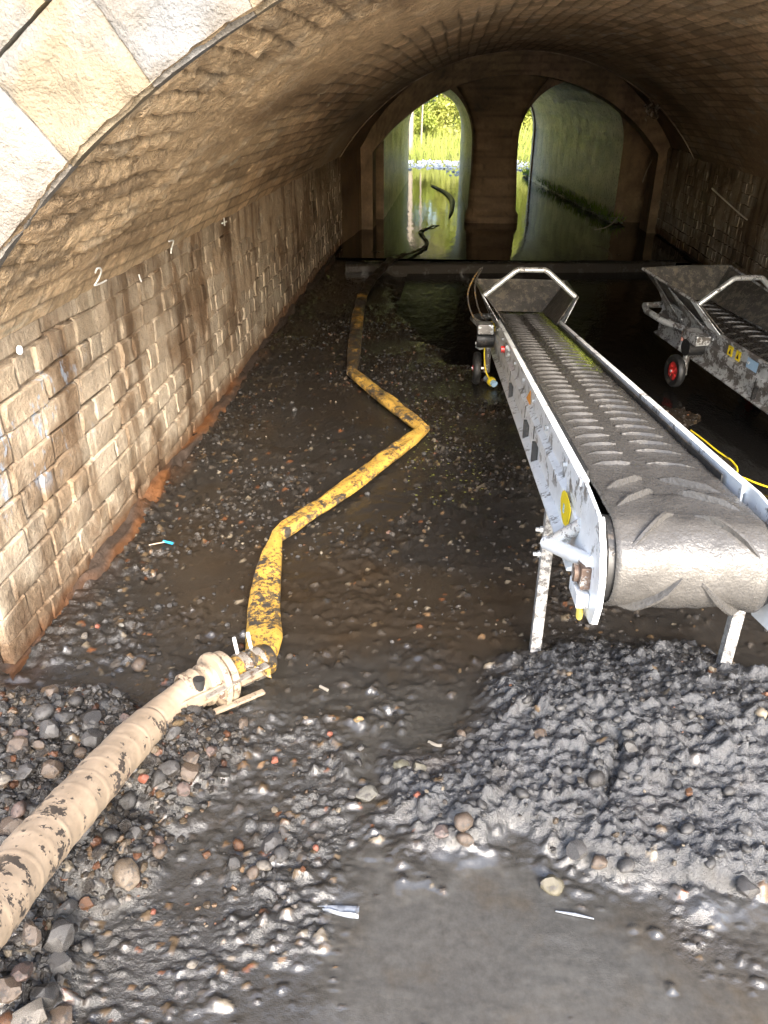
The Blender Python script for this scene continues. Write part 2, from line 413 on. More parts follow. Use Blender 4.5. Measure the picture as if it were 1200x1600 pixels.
PILE = [at(*p) for p in [(770, 1030), (845, 985), (960, 985), (1100, 1010), (1210, 1050), (1330, 1100), (1330, 1420), (1200, 1440), (1090, 1455), (960, 1400), (880, 1385), (800, 1310), (730, 1340), (640, 1330), (560, 1290), (555, 1190), (600, 1165), (690, 1175), (740, 1110)]]
HEAP = [at(*p) for p in [(-120, 1120), (90, 1135), (200, 1100), (290, 1120), (385, 1110), (405, 1160), (350, 1250), (250, 1300), (235, 1400), (150, 1440), (120, 1520), (80, 1620), (-150, 1750)]]
SLURRY = [at(*p) for p in [(620, 1370), (760, 1385), (850, 1400), (960, 1430), (1080, 1475), (1250, 1470), (1500, 1500), (1400, 1750), (650, 1750), (560, 1600), (600, 1480)]]
POOL = [at(*p) for p in [(600, 412), (1090, 405), (1190, 470), (1330, 600), (1600, 800), (1400, 850), (1200, 830), (1060, 640), (900, 600), (800, 610), (700, 560), (640, 520), (615, 470)]]
STREAM = [at(*p) for p in [(300, 860), (420, 850), (560, 770), (700, 720), (850, 850), (850, 960), (1200, 1000), (1200, 1040), (1100, 1010), (900, 985), (770, 1010), (700, 1130), (560, 1100), (420, 1180), (300, 1260), (250, 1400), (330, 1480), (420, 1300), (500, 1160), (400, 1050), (250, 1020), (200, 1010), (260, 930)]]

# ================================================================== GROUND
def axis(core, far, n):
    a, b = core[0], core[-1]
    lo = a - np.geomspace(.05, far, n)[::-1]; hi = b + np.geomspace(.05, far, n)
    return np.concatenate([lo, core, hi])
gx = axis(np.arange(-1.45, 3.0, .0072), 160, 30)
yc = [.35]
while yc[-1] < 9.2: yc.append(yc[-1] + max(.0036, .0040 * yc[-1]))
gy = np.concatenate([-np.geomspace(.05, 160, 30)[::-1] + yc[0], np.array(yc), yc[-1] + np.arange(.12, 21, .12), yc[-1] + 21 + np.geomspace(.5, 160, 20)])
GX, GY = np.meshgrid(gx, gy, indexing='ij')
wob = fbm(GX * 5, GY * 5, o=3, s=3) * .07 + fbm(GX * 18, GY * 18, o=2, s=5) * .02
sd_pile = poly_sd(GX, GY, PILE) + wob; sd_heap = poly_sd(GX, GY, HEAP) + wob
sd_slur = poly_sd(GX, GY, SLURRY) + wob; sd_pool = poly_sd(GX, GY, POOL) + wob * 1.5; sd_str = poly_sd(GX, GY, STREAM) + wob
m_pile = sstep(-.02, .13, sd_pile); m_heap = sstep(-.02, .12, sd_heap); m_slur = sstep(-.10, .06, sd_slur + fbm(GX * 6, GY * 6, o=5, s=7) * .16)
m_pool = sstep(-.05, .12, sd_pool); m_str = sstep(-.03, .04, sd_str) * (1 - m_pile)
def heap_h(x, y):
    return .02 + .19 * sstep(-.35, -1.25, x) * sstep(2.25, 1.35, y)
def pile_h(x, y):
    # a crest below the belt end, falling away to the near edge
    a = .105 * np.exp(-(((x - .75) / .55) ** 2 + ((y - 1.62) / .33) ** 2))
    b = .035 * np.exp(-(((x - .95) / .5) ** 2 + ((y - 1.12) / .12) ** 2)) + .020 * np.exp(-(((x - .17) / .22) ** 2 + ((y - 1.33) / .16) ** 2))
    return .018 + a + b
H = fbm(GX * 1.7, GY * 1.7, o=3, s=11) * .018 + fbm(GX * 7, GY * 7, o=3, s=21) * .009
rough_m = sstep(-.15, .35, fbm(GX * 2.6, GY * 2.6, o=3, s=31))          # patches of grit between smooth mud
rough_m = rough_m * (1 - m_str * .40) * (1 - m_slur)
H += (.30 + .7 * rough_m) * (np.abs(fbm(GX * 22, GY * 22, o=4, s=41, g=.6)) * .020 + np.abs(fbm(GX * 75, GY * 75, o=2, s=43)) * .006)
# liquid mud levels itself
H += sstep(.0, .5, fbm(GX * 3.1 + 5, GY * 3.1, o=3, s=45)) * (1 - m_slur) * np.abs(fbm(GX * 14, GY * 14, o=4, s=47, g=.65)) * .035
H = np.where(H < .002, .002 + (H - .002) * .25, H)
H = H * (1 - m_str * .38) - m_str * .003
H = H * (1 - m_slur * .90) + m_slur * (.005 * fbm(GX * 3, GY * 3, o=3, s=51) + .0005 * fbm(GX * 30, GY * 50, o=3, s=53))
ripple = np.sin(GY * 55 + fbm(GX * 4, GY * 4, o=2, s=55) * 7) * .0012
H += ripple * m_str
H -= m_pool * .055
lump = fbm(GX * 13, GY * 13, o=4, s=61)
ph = pile_h(GX, GY)
warp = fbm(GX * 6, GY * 6, o=2, s=64) * 2.2
smooth_zone = np.exp(-(((GX - 1.05) / .42) ** 2 + ((GY - 1.32) / .10) ** 2))       # scraped flat band
rz = 1 - smooth_zone * .75
bill = np.abs(fbm(GX * 20 + warp * .3, GY * 20, o=4, s=71, g=.6)); bill2 = np.abs(fbm(GX * 60, GY * 60, o=3, s=75, g=.6))
flow = fbm(GX * 22, GY * 70, o=3, s=77)
H += m_pile * (ph + rz * (lump * .020 + bill * .024 + bill2 * .020 + flow * .006 - .008 + np.abs(fbm(GX * 110, GY * 110, o=2, s=79)) * .006) + (1 - rz) * flow * .006)
groove = np.exp(-((GX - (.44 + .05 * np.sin(GY * 9))) / .014) ** 2) * sstep(1.62, 1.5, GY) * sstep(1.0, 1.12, GY)
H -= groove * .026 * m_pile * sstep(-.3, .3, fbm(GX * 9, GY * 9, o=2, s=147))
groove2 = np.exp(-((GY - (1.175 + .03 * np.sin(GX * 5))) / .014) ** 2) * sstep(.5, .6, GX) * sstep(1.5, 1.3, GX)
H -= groove2 * .03 * m_pile
H += m_heap * (heap_h(GX, GY) + np.abs(lump) * .03)
toe = sstep(-1.02, -1.3, GX) * sstep(1.3, 1.9, GY) * sstep(8.5, 7, GY)
H += toe * (.035 + .02 * fbm(GX * 9, GY * 5, o=3, s=81) + .03 * np.abs(fbm(GX * 18, GY * 18, o=3, s=83)))
outer = np.clip((np.hypot(GX - .6, GY - 5) - 7) / 20, 0, 1)
H = H * (1 - outer)
H += sstep(22.0, 26.5, GY) * 1.5 * (1 + .25 * fbm(GX * .7, GY * .7, o=3, s=91))          # far bank
H += sstep(3.2, 9, np.abs(GX - .6)) * sstep(1.5, -2, GY) * .5                            # banks beside the stream before the mouth
H -= sstep(9.0, 9.6, GY) * sstep(21.6, 20.5, GY) * .15
# colours
def lerp(a, b, t): return a + (b - a) * t[..., None]
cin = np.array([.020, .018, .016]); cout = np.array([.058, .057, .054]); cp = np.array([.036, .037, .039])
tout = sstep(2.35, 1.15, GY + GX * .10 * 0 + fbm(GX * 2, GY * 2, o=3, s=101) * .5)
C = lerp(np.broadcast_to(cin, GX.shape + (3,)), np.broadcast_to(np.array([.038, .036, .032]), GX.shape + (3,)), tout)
brn = sstep(.0, .5, fbm(GX * 1.3 + 9, GY * 1.3, o=3, s=111))
C = lerp(C, C * np.array([1.3, 1.1, .88]), brn)
C = lerp(C, np.broadcast_to(cout, C.shape), m_slur)
C = lerp(C, np.broadcast_to(cp, C.shape) * (1 + .35 * fbm(GX * 8, GY * 8, o=3, s=121))[..., None], m_pile)
C = lerp(C, np.broadcast_to(np.array([.075, .062, .05]), C.shape), m_pile * sstep(.35, .75, fbm(GX * 4 + 3, GY * 6, o=2, s=131)) * .7)
C = lerp(C, np.broadcast_to(np.array([.028, .025, .022]), C.shape), m_heap)
rust = sstep(-1.16, -1.29, GX) * sstep(1.5, 1.7, GY) * sstep(6, 4, GY)
C = lerp(C, np.broadcast_to(np.array([.09, .045, .022]), C.shape), rust * .7 * sstep(-.4, .4, fbm(GX * 6, GY * 3, o=3, s=143)))
C = lerp(C, np.broadcast_to(np.array([.10, .12, .04]), C.shape), sstep(22, 22.6, GY))
C = lerp(C, np.broadcast_to(np.array([.44, .39, .31]), C.shape), np.maximum(sstep(.1, -.7, GY + fbm(GX * .9, GY * .9, o=3, s=141) * .4), sstep(2.6, 3.6, np.abs(GX - .6)) * sstep(1.6, 1.0, GY)))   # unseen approach, pale ground added to bounce sunlight up into the vault
A = np.clip(.42 + .55 * rough_m + .9 * m_pile + .5 * m_heap - m_slur * .60 - m_str * .14, .03, 1)
A = np.where(m_slur > .3, np.maximum(A * (1 - m_slur * .5), .02 + .25 * sstep(.25, .6, fbm(GX * 4, GY * 4, o=4, s=145))), A)

# pebbles and clods pressed into the mud, stamped into the height sheet
pal = np.array([(.10, .085, .07), (.07, .065, .06), (.20, .085, .04), (.17, .12, .07), (.30, .25, .18), (.13, .115, .10), (.24, .15, .08)]) * .62
def stamp(x, y, r, h, color=None, ang=0.0, asp=1.0, sharp=.5, wet=.35):
    i0, i1 = np.searchsorted(gx, (x - r * 1.1, x + r * 1.1)); j0, j1 = np.searchsorted(gy, (y - r * 1.1, y + r * 1.1))
    if i1 <= i0 or j1 <= j0: return
    dx = GX[i0:i1, j0:j1] - x; dy = GY[i0:i1, j0:j1] - y
    ca, sa = math.cos(ang), math.sin(ang)
    a = (dx * ca + dy * sa) / r; b = (-dx * sa + dy * ca) / (r * asp)
    th = np.arctan2(b, a)
    q = (a * a + b * b) * (1 + .22 * np.sin(th * 2 + ang * 7) + .15 * np.sin(th * 3 + ang * 11))
    k = np.clip(1 - q, 0, 1) ** sharp
    H[i0:i1, j0:j1] += k * h
    if color is not None:
        w = np.clip((k - .12) * 5, 0, 1)[..., None]
        C[i0:i1, j0:j1] = C[i0:i1, j0:j1] * (1 - w) + color * w
        A[i0:i1, j0:j1] = A[i0:i1, j0:j1] * (1 - w[..., 0]) + wet * w[..., 0]
def look(x, y, arr):
    return arr[min(np.searchsorted(gx, x), len(gx) - 1), min(np.searchsorted(gy, y), len(gy) - 1)]
n = 0
for k in range(46000):
    y = .5 + 7.2 * rng.random() ** 1.35; x = -1.25 + 4.0 * rng.random()
    if x > .9 + y * .32: continue
    pm = look(x, y, m_pile); sl = look(x, y, m_slur); st = look(x, y, m_str); rm = look(x, y, rough_m)
    if look(x, y, m_pool) > .5: continue
    if rng.random() < sl * .985 or rng.random() < st * .35 or rng.random() < pm * .65: continue
    if pm < .3 and rng.random() > rm * .8 + .28: continue
    r = .0045 + .011 * rng.random() ** 3 + (.008 * rng.random() if pm > .5 else 0)
    c = None
    q = rng.random()
    if pm < .5 and q < .6: c = pal[rng.choice([0, 1, 3, 4, 5, 6, 2], p=[.3, .3, .12, .06, .12, .06, .04])] * (.5 + .6 * rng.random())
    elif pm >= .5 and q < .05: c = pal[rng.integers(3, 6)]
    stamp(x, y, r, r * (.35 + .5 * rng.random()), c, rng.random() * 6.28, .6 + .4 * rng.random())
for k in range(420):                                     # clods on the spoil pile
    x = -.1 + 1.7 * rng.random(); y = .95 + 1.1 * rng.random()
    if look(x, y, m_pile) < .6: continue
    r = .009 + .018 * rng.random() ** 3
    stamp(x, y, r, r * (.4 + .4 * rng.random()), None, rng.random() * 6.28, .65 + .35 * rng.random(), .6)
for (px, py) in [(235, 905), (200, 985), (385, 1000), (300, 960), (515, 1030), (420, 960), (610, 1120), (250, 870), (330, 1000)]:   # boot-sized dimples
    p = at(px, py); stamp(p[0], p[1], .05, -.012, None, rng.random() * 6, .6, .8); 
    for a in range(7): stamp(p[0] + .05 * math.cos(a * .9), p[1] + .035 * math.sin(a * .9), .014, .008)
def gz(x, y): return float(look(x, y, H))
V = np.stack([GX, GY, H], -1).reshape(-1, 3)
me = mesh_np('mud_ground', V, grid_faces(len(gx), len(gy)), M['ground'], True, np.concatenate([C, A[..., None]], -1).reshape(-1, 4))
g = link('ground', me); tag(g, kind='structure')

# ================================================================== WATER
def sheet(name, x0, x1, y0, y1, z, mat):
    me = mesh_np(name, [(x0, y0, z), (x1, y0, z), (x1, y1, z), (x0, y1, z)], [(0, 1, 2, 3)], mat, False)
    return tag(link(name, me), kind='structure')
sheet('water', -2.2, 3.6, 8.62, 22.8, .020, M['pool'])
sheet('puddle_water', -.45, XR, 2.0, 8.4, -.016, M['black'])

# ================================================================== VAULT
def brick_relief(s, y, ch=.082, bl=.24):
    """s along the arc, y along the axis: returns joint depth 0..1 and a per-brick random"""
    s = s + fbm(y * 1.3, s * .7, o=2, s=201) * .02
    row = np.floor(s / ch); fs = s / ch - row
    off = (row % 2) * .5; b = np.floor(y / bl + off); fb = y / bl + off - b
    e = np.minimum(np.minimum(fs, 1 - fs) * ch, np.minimum(fb, 1 - fb) * bl)
    return sstep(.011, .003, e), _hash(row, b, row * 0, 5)
def make_vault():
    t = empty('vault', (XC, Y0, 0), 'rough brick barrel vault of the main tunnel, tan near the mouth and darker inside', 'vault')
    na = 420; ys = [Y0 - .010]
    while ys[-1] < Y1: ys.append(ys[-1] + max(.007, .0048 * ys[-1]))
    ys[-1] = Y1; ys = np.array(ys); an = np.linspace(-AMAX, AMAX, na)
    AN, YY = np.meshgrid(an, ys, indexing='ij'); S = AN * RV
    j, br = brick_relief(S, YY)
    mask = sstep(-.35, .15, fbm(S * .9, YY * .6, o=3, s=211))            # where the slurry coat lets bricks show
    big = fbm(S * 2.2, YY * 1.0, o=4, s=221); mid = fbm(S * 9, YY * 5, o=4, s=231); fine = fbm(S * 38, YY * 24, o=3, s=241)
    ledge = sstep(.1, .16, fbm(S * 3 + .4, YY * .9, o=3, s=251)) * .014      # flaked layers
    near = sstep(4.6, 2.2, YY)
    fine2 = fbm(S * 90, YY * 55, o=2, s=245)
    d = big * .010 + mid * .010 * (.4 + near) + fine * .0085 * (.25 + near) + fine2 * .004 * near - j * .010 * (.2 + .8 * mask) * sstep(9, 4, YY) + (br - .5) * .006 * mask * sstep(7, 3, YY) + ledge * near
    d *= sstep(0, .12, AMAX - np.abs(AN)) * .85 + .15
    d = d * (.25 + .75 * sstep(Y0, Y0 + .10, YY))
    r = RV + .004 * sstep(Y0 + .08, Y0, YY) - d
    V = np.stack([XC + r * np.sin(AN), YY, ZC + r * np.cos(AN)], -1).reshape(-1, 3)
    c0 = np.array([.62, .45, .275]); c1 = np.array([.54, .355, .20]); c2 = np.array([.68, .55, .39])
    C = lerp(np.broadcast_to(c0, AN.shape + (3,)), np.broadcast_to(c1, AN.shape + (3,)), sstep(-.2, .5, fbm(S * 1.2, YY * .5, o=3, s=261)) * .8)
    C = lerp(C, np.broadcast_to(c2, C.shape), sstep(.1, .6, mid) * .6)
    C = C * (1 + (br - .5) * .6 * mask)[..., None] * (1 - j * .5 * mask)[..., None]
    soot = np.exp(-((S + 1.55 + .15 * np.sin(YY * 1.1)) / .20) ** 2) * sstep(2.6, 3.4, YY) * sstep(-.5, .3, fbm(S * 5, YY * 1.2, o=4, s=271))
    soot = np.maximum(soot, sstep(.25, .6, fbm(S * 2.5 + 8, YY * .45, o=4, s=281)) * .75)
    C = lerp(C, C * np.array([.36, .33, .31]), soot * .8)
    C = C * (1 - .35 * sstep(3.0, 9.0, YY))[..., None]                  # darkens steadily towards the far end
    lime = sstep(.52, .62, fbm(S * 16, YY * 5, o=3, s=291)) * sstep(.1, .4, fbm(S * 1.5, YY, o=2, s=301))
    C = lerp(C, np.broadcast_to(np.array([.55, .47, .34]), C.shape), lime * .8)
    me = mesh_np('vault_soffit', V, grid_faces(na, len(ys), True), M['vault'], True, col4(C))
    link('soffit', me, t, (-XC, -Y0, 0))
    # the end of the vault where the older chamber starts: a thin brick ring
    mb = MB(); N = 60; ro, ri = RV + .14, RV - .006
    for i in range(N):
        a0, a1 = -AMAX + 2 * AMAX * i / N, -AMAX + 2 * AMAX * (i + 1) / N
        P = lambda a, r, y: (XC + r * math.sin(a), y, ZC + r * math.cos(a))
        mb.add([P(a0, ri, Y1), P(a1, ri, Y1), P(a1, ro, Y1), P(a0, ro, Y1), P(a0, ri, Y1 + .03), P(a1, ri, Y1 + .03), P(a1, ro, Y1 + .03), P(a0, ro, Y1 + .03)],
               [(0, 1, 2, 3), (7, 6, 5, 4), (0, 4, 5, 1)])
    mb.build('end_ring', M['stone'], t, True, loc=(-XC, -Y0, 0))
    # thickness above, so that no daylight comes through
    an2 = np.linspace(-AMAX - .15, AMAX + .15, 40); ys2 = np.array([Y0 + .45, Y1 + .2])
    A2, B2 = np.meshgrid(an2, ys2, indexing='ij')
    V2 = np.stack([XC + (RV + .35) * np.sin(A2), B2, ZC + (RV + .35) * np.cos(A2)], -1).reshape(-1, 3)
    link('extrados', mesh_np('vault_extrados', V2, grid_faces(40, 2), M['stone'], True), t, (-XC, -Y0, 0))
make_vault()

# ================================================================== STONE BLOCKS
def block_mesh(name, seed, seg=3, mat=None, rnd=.055):
    """unit block, face towards +X, x in 0..1 is the depth; slightly pillowed and uneven face"""
    rs = np.random.default_rng(seed); V = []; F = []
    n = seg + 2
    ys = [0, rnd] + list(np.linspace(rnd, 1 - rnd, seg)[1:-1]) + [1 - rnd, 1]; n = len(ys)
    for i, y in enumerate(ys):
        for j, z in enumerate(ys):
            edge = (i in (0, n - 1)) or (j in (0, n - 1))
            corner = (i in (0, n - 1)) and (j in (0, n - 1))
            x = 1 - (.26 if corner else .16 if edge else 0) + rs.normal() * (.07 if not edge else .04)
            V.append((x, y - .5 + rs.normal() * .016 * edge, z - .5 + rs.normal() * .028 * edge))
    for i in range(n - 1):
        for j in range(n - 1):
            F.append((i * n + j, (i + 1) * n + j, (i + 1) * n + j + 1, i * n + j + 1))
    ring = [i * n for i in range(n)] + [(n - 1) * n + j for j in range(1, n)] + [i * n + n - 1 for i in range(n - 2, -1, -1)] + [j for j in range(n - 2, 0, -1)]
    b = len(V)
    for r_ in ring: V.append((-.2, V[r_][1], V[r_][2]))
    L = len(ring)
    for k in range(L): F.append((ring[k], b + k, b + (k + 1) % L, ring[(k + 1) % L]))
    me = bpy.data.meshes.new(name); me.from_pydata(V, [], F); me.update()
    bm = bmesh.new(); bm.from_mesh(me); bmesh.ops.recalc_face_normals(bm, faces=bm.faces); bm.to_mesh(me); bm.free()
    me.polygons.foreach_set('use_smooth', [True] * len(me.polygons)); me.set_sharp_from_angle(angle=R(55))
    me.materials.append(mat or M['stone']); return me
BLOCKS = [block_mesh('stone_block', 100 + i) for i in range(12)]

def side_wall(name, X, y0, y1, side, label, object_range, nlimit=298):
    """side=+1: face looks to +X. Stones are children of the wall; the ones past the limit are joined"""
    t = empty(name, (X, y0, 0), label, 'wall')
    # mortar bed with its own relief
    zs = np.linspace(-.15, SPR + .03, 90); ys = np.concatenate([np.arange(y0, min(y1, 5), .02), np.arange(max(min(y1, 5), y0), y1, .05), [y1]])
    ZZ, YY = np.meshgrid(zs, ys, indexing='ij')
    bedx = -.030 + fbm(YY * 5, ZZ * 5, o=3, s=401) * .012 + fbm(YY * 22, ZZ * 22, o=3, s=411) * .007
    render_ = sstep(-.25, .15, fbm(YY * 1.6, ZZ * 1.6, o=4, s=421) + .35 * sstep(3.6, 5.5, YY)) * sstep(.30, .50, ZZ) * sstep(2.5, 3.4, YY)   # smeared mortar hides joints higher up and deeper in
    bedx = bedx + .014 + render_ * .021
    V = np.stack([side * bedx, YY - y0, ZZ], -1).reshape(-1, 3)
    mc = (.30 + .70 * np.clip(render_ + sstep(.62, .80, ZZ) * .6, 0, 1))[..., None] * np.array([1, .95, .9])
    link('mortar_bed', mesh_np('mortar_bed', V, grid_faces(len(zs), len(ys), side > 0), M['mortar'], True, col4(mc)), t)
    rs = random.Random(5 if side > 0 else 9)
    recs = []
    nz = 10; z = .045; hs = [.085, .10, .105, .085, .10, .095, .10, .09, .095, .11]
    for k in range(nz):
        h = hs[k]; y = y0 + rs.uniform(0, .03)
        if side > 0 and k < 2: y = y0
        while y < y1 - .04:
            w = rs.choice([.08, .09, .11, .12, .15, .18, .22, .27] if k < 9 else [.2, .26, .33])
            w = min(w, y1 - y)
            hh = h
            prd = rs.uniform(-.004, .005) + (.010 if k < 4 and y < 5 else 0) - (.004 if k > 6 else 0)
            dz = .010 * math.sin(y * 1.7 + k * .35) + .006 * math.sin(y * 5.1 + k)
            recs.append((y + w / 2, z + hh / 2 + dz, w - rs.uniform(.002, .010), hh - rs.uniform(.001, .010), prd)); y += w
        z += h
    lo, hi = object_range
    order = sorted(range(len(recs)), key=lambda i: (0 if lo <= recs[i][0] <= hi else 1, abs(recs[i][0] - (lo if side > 0 else hi))))
    chosen = set(order[:nlimit]); rest = MB()
    for i, (yc_, zc_, w, h, prd) in enumerate(recs):
        me = BLOCKS[rs.randrange(len(BLOCKS))]
        fl = rs.choice((-1, 1))
        Mx = Matrix.Translation((side * (prd - .025), yc_ - y0, zc_)) @ Matrix.Rotation(rs.uniform(-.035, .035), 4, 'X') @ Matrix.Diagonal((side * .030, w * fl, h, 1))
        if i in chosen:
            o = link('stone', me, t); o.matrix_basis = Mx
        else:
            rest.add([Mx @ v.co for v in me.vertices], [p.vertices for p in me.polygons])
    if rest.v:
        o = rest.build('stonework', M['stone'], t, False); o['kind'] = 'stuff'
    return t
wl_ = side_wall('side_wall', XL, 1.74, Y1, 1, 'coursed tan stone side wall of the tunnel with blue paint, chalk numbers and a rusty foot', (1.7, 6.5))
wr_ = side_wall('side_wall', XR, 1.74, Y2, -1, 'streaky brown side wall of the tunnel beyond the second conveyor', (6.0, Y2))

# rusty footing ledge of the left wall
def footing():
    ys = np.linspace(1.70, 8.6, 500); prof = np.linspace(0, 1, 14)
    PP, YY = np.meshgrid(prof, ys, indexing='ij')
    X = np.where(PP < .45, .0 + PP * .13, .058 + (PP - .45) * .05); Z = np.where(PP < .45, .075 - .01 * PP, .068 - (PP - .45) * .25)
    X = X * (.45 + .75 * sstep(-.3, .3, fbm(YY * 1.5, PP * 0, o=2, s=433))) + fbm(YY * 7, PP * 3, o=4, s=431) * .022; Z = Z + fbm(YY * 5 + 3, PP * 2, o=4, s=441) * .034 - .008
    X[0] = -.03
    V = np.stack([X, YY - 1.74, Z], -1).reshape(-1, 3)
    n = fbm(YY * 3, PP * 1.5, o=4, s=451)
    C = lerp(np.broadcast_to(np.array([.12, .050, .018]), PP.shape + (3,)), np.broadcast_to(np.array([.045, .032, .024]), PP.shape + (3,)), sstep(-.45, .15, n + .5 * sstep(3.5, 7, YY)))
    return link('footing', mesh_np('footing', V, grid_faces(14, 500), M['far'], True, col4(C)), wl_)
footing()

# chalk marks and a white disc on the left wall
def stroke(pts, r, name, mat=None, label=None):
    P = []
    for px, py in pts:
        q = atx(px, py, XL + .012)
        for _ in range(8):
            if q[2] > SPR - .01: q = atx(px, py, XC - math.sqrt(max(RV ** 2 - (q[2] - ZC) ** 2, 0)) + .014)
        P.append(q - np.array([XL, 1.74, 0]))
    mb = MB(); mb.tube(smooth_path(P, .01), r, 6); return mb.build(name, mat or M['chalk'], wl_, True, label=label)
two = [(149, 426), (151, 420), (156, 419), (158, 424), (155, 433), (149, 444), (148, 446), (156, 443), (166, 438)]
stroke(two, .0035, 'chalk_number', label='white chalk figure 2')
stroke([(264, 377), (268, 376), (271, 376), (270, 381), (268, 388), (267, 396)], .0035, 'chalk_number', label='white chalk figure 7')
stroke([(350, 341), (351, 352)], .004, 'chalk_mark', label='small white chalk cross'); stroke([(347, 349), (354, 346)], .004, 'chalk_mark', label='small white chalk dash')
stroke([(217, 429), (219, 436), (221, 440)], .0035, 'chalk_mark', label='short white chalk tick')
p = atx(29, 547, XL + .012) - np.array([XL, 1.74, 0])
MB().prism([(.014 * math.cos(a * .5236), .014 * math.sin(a * .5236)) for a in range(12)], 0, .006, lambda a, b, w: (p[0] + w, p[1] + a, p[2] + b)).build('survey_disc', M['chalk'], wl_, label='round white survey disc')

# ================================================================== FRONT ARCH AND SPANDREL
def arch_front():
    t = empty('portal_face', (XC, Y0, 0), 'sunlit pale limestone arch face at the tunnel mouth', 'bridge face')
    rs = np.random.default_rng(3)
    a = -AMAX; k = 0
    rings = [(RV - .006, .24, .24), (RV + .236, .26, .30)]
    for r0, th, wid in rings:
        a = -AMAX - .08
        while a < AMAX + .06:
            da = (wid * rs.uniform(.8, 1.2)) / r0; g_ = .0008 / r0
            na, nr = 16, 14
            aa = np.linspace(a + g_, a + da - g_, na); rr = np.linspace(r0 + .002, r0 + th - .002, nr)
            AA, RR = np.meshgrid(aa, rr, indexing='ij')
            yoff = rs.uniform(-.012, .012)
            ed = np.minimum(np.minimum(AA - aa[0], aa[-1] - AA) * r0, np.minimum(RR - rr[0], rr[-1] - RR))
            Yf = Y0 + yoff * .5 + .008 * (1 - sstep(0, .02, ed)) + fbm(AA * r0 * 9, RR * 9, o=4, s=501) * .024 + np.abs(fbm(AA * r0 * 30, RR * 30, o=2, s=503)) * .010
            F1 = np.stack([XC + RR * np.sin(AA), Yf, ZC + RR * np.cos(AA)], -1).reshape(-1, 3)
            idx = np.arange(na * nr).reshape(na, nr)
            ring = list(idx[:, 0]) + list(idx[-1, 1:]) + list(idx[-2::-1, -1]) + list(idx[0, -2:0:-1])
            B1 = F1[ring].copy(); B1[:, 1] = Y0 + .04; nb = len(ring); base = len(F1)
            mb = MB(); mb.add(np.vstack([F1, B1]), [tuple(q) for q in grid_faces(na, nr)] + [(ring[i], base + i, base + (i + 1) % nb, ring[(i + 1) % nb]) for i in range(nb)])
            o = mb.build('voussoir', M['face'], t, True, loc=(-XC, -Y0, 0))
            ca = o.data.color_attributes.new('Col', 'FLOAT_COLOR', 'POINT')
            v = rs.uniform(.8, 1.15); cc = np.array([(.20, .165, .115), (.175, .16, .14), (.21, .165, .105)][rs.integers(0, 3)]) * v
            co = np.array([vv.co for vv in o.data.vertices]); nn = fbm(co[:, 0] * 7, co[:, 2] * 7, o=4, s=511)
            cl = lerp(np.broadcast_to(cc, (len(co), 3)), np.broadcast_to(np.array([.14, .15, .16]), (len(co), 3)), sstep(0, .5, nn) * .6)
            ca.data.foreach_set('color', col4(cl).astype(np.float32).ravel())
            a += da
    # spandrel walling around the rings: backing sheet with coursed stones
    RO = RV + .02; xs = np.concatenate([np.linspace(-7, XC - RO - .001, 12), XC + RO * np.sin(np.linspace(-math.pi / 2, math.pi / 2, 61)), np.linspace(XC + RO + .001, 8, 12)])
    V = []; TOP = 2.7
    for x in xs:
        q = RO * RO - (x - XC) ** 2; zb = ZC + math.sqrt(max(q, 0)) if q > 0 else -.3
        if abs(x - XC) > (RV + .02) * math.sin(AMAX + .02): zb = -.3
        V += [(x, Y0 + .032, zb), (x, Y0 + .032, TOP)]
    me = mesh_np('spandrel', V, [(2 * i, 2 * i + 2, 2 * i + 3, 2 * i + 1) for i in range(len(xs) - 1)], M['stone'], False)
    link('backing', me, t, (-XC, -Y0, 0))
    rest = MB(); z = -.02; rr_ = random.Random(4)
    while z < TOP - .1:
        h = rr_.choice([.14, .17, .2]); x = -5.0 + rr_.uniform(0, .1)
        while x < 6:
            w = rr_.choice([.25, .33, .42]); ok = all(math.hypot(cx - XC, cz - ZC) > RV + .50 or cz < -9 for cx in (x, x + w) for cz in (z, z + h))
            if z < SPR and (x + w > XL - .02 and x < XR + .02): ok = False
            if ok:
                me = BLOCKS[rr_.randrange(12)]; Mx = Matrix.Translation((x + w / 2, Y0 + .03, z + h / 2)) @ Matrix.Rotation(-math.pi / 2, 4, 'Z') @ Matrix.Diagonal((.05, w - .012, h - .012, 1))
                rest.add([Mx @ v.co for v in me.vertices], [p_.vertices for p_ in me.polygons])
            x += w
        z += h
    o = rest.build('stonework', M['stone'], t, False, loc=(-XC, -Y0, 0)); o['kind'] = 'stuff'
    # coping on top
    MB().box((-7, Y0 - .1, TOP), (8, Y0 + .5, TOP + .18)).build('coping', M['stone'], t, bevel=.02, loc=(-XC, -Y0, 0))
arch_front()

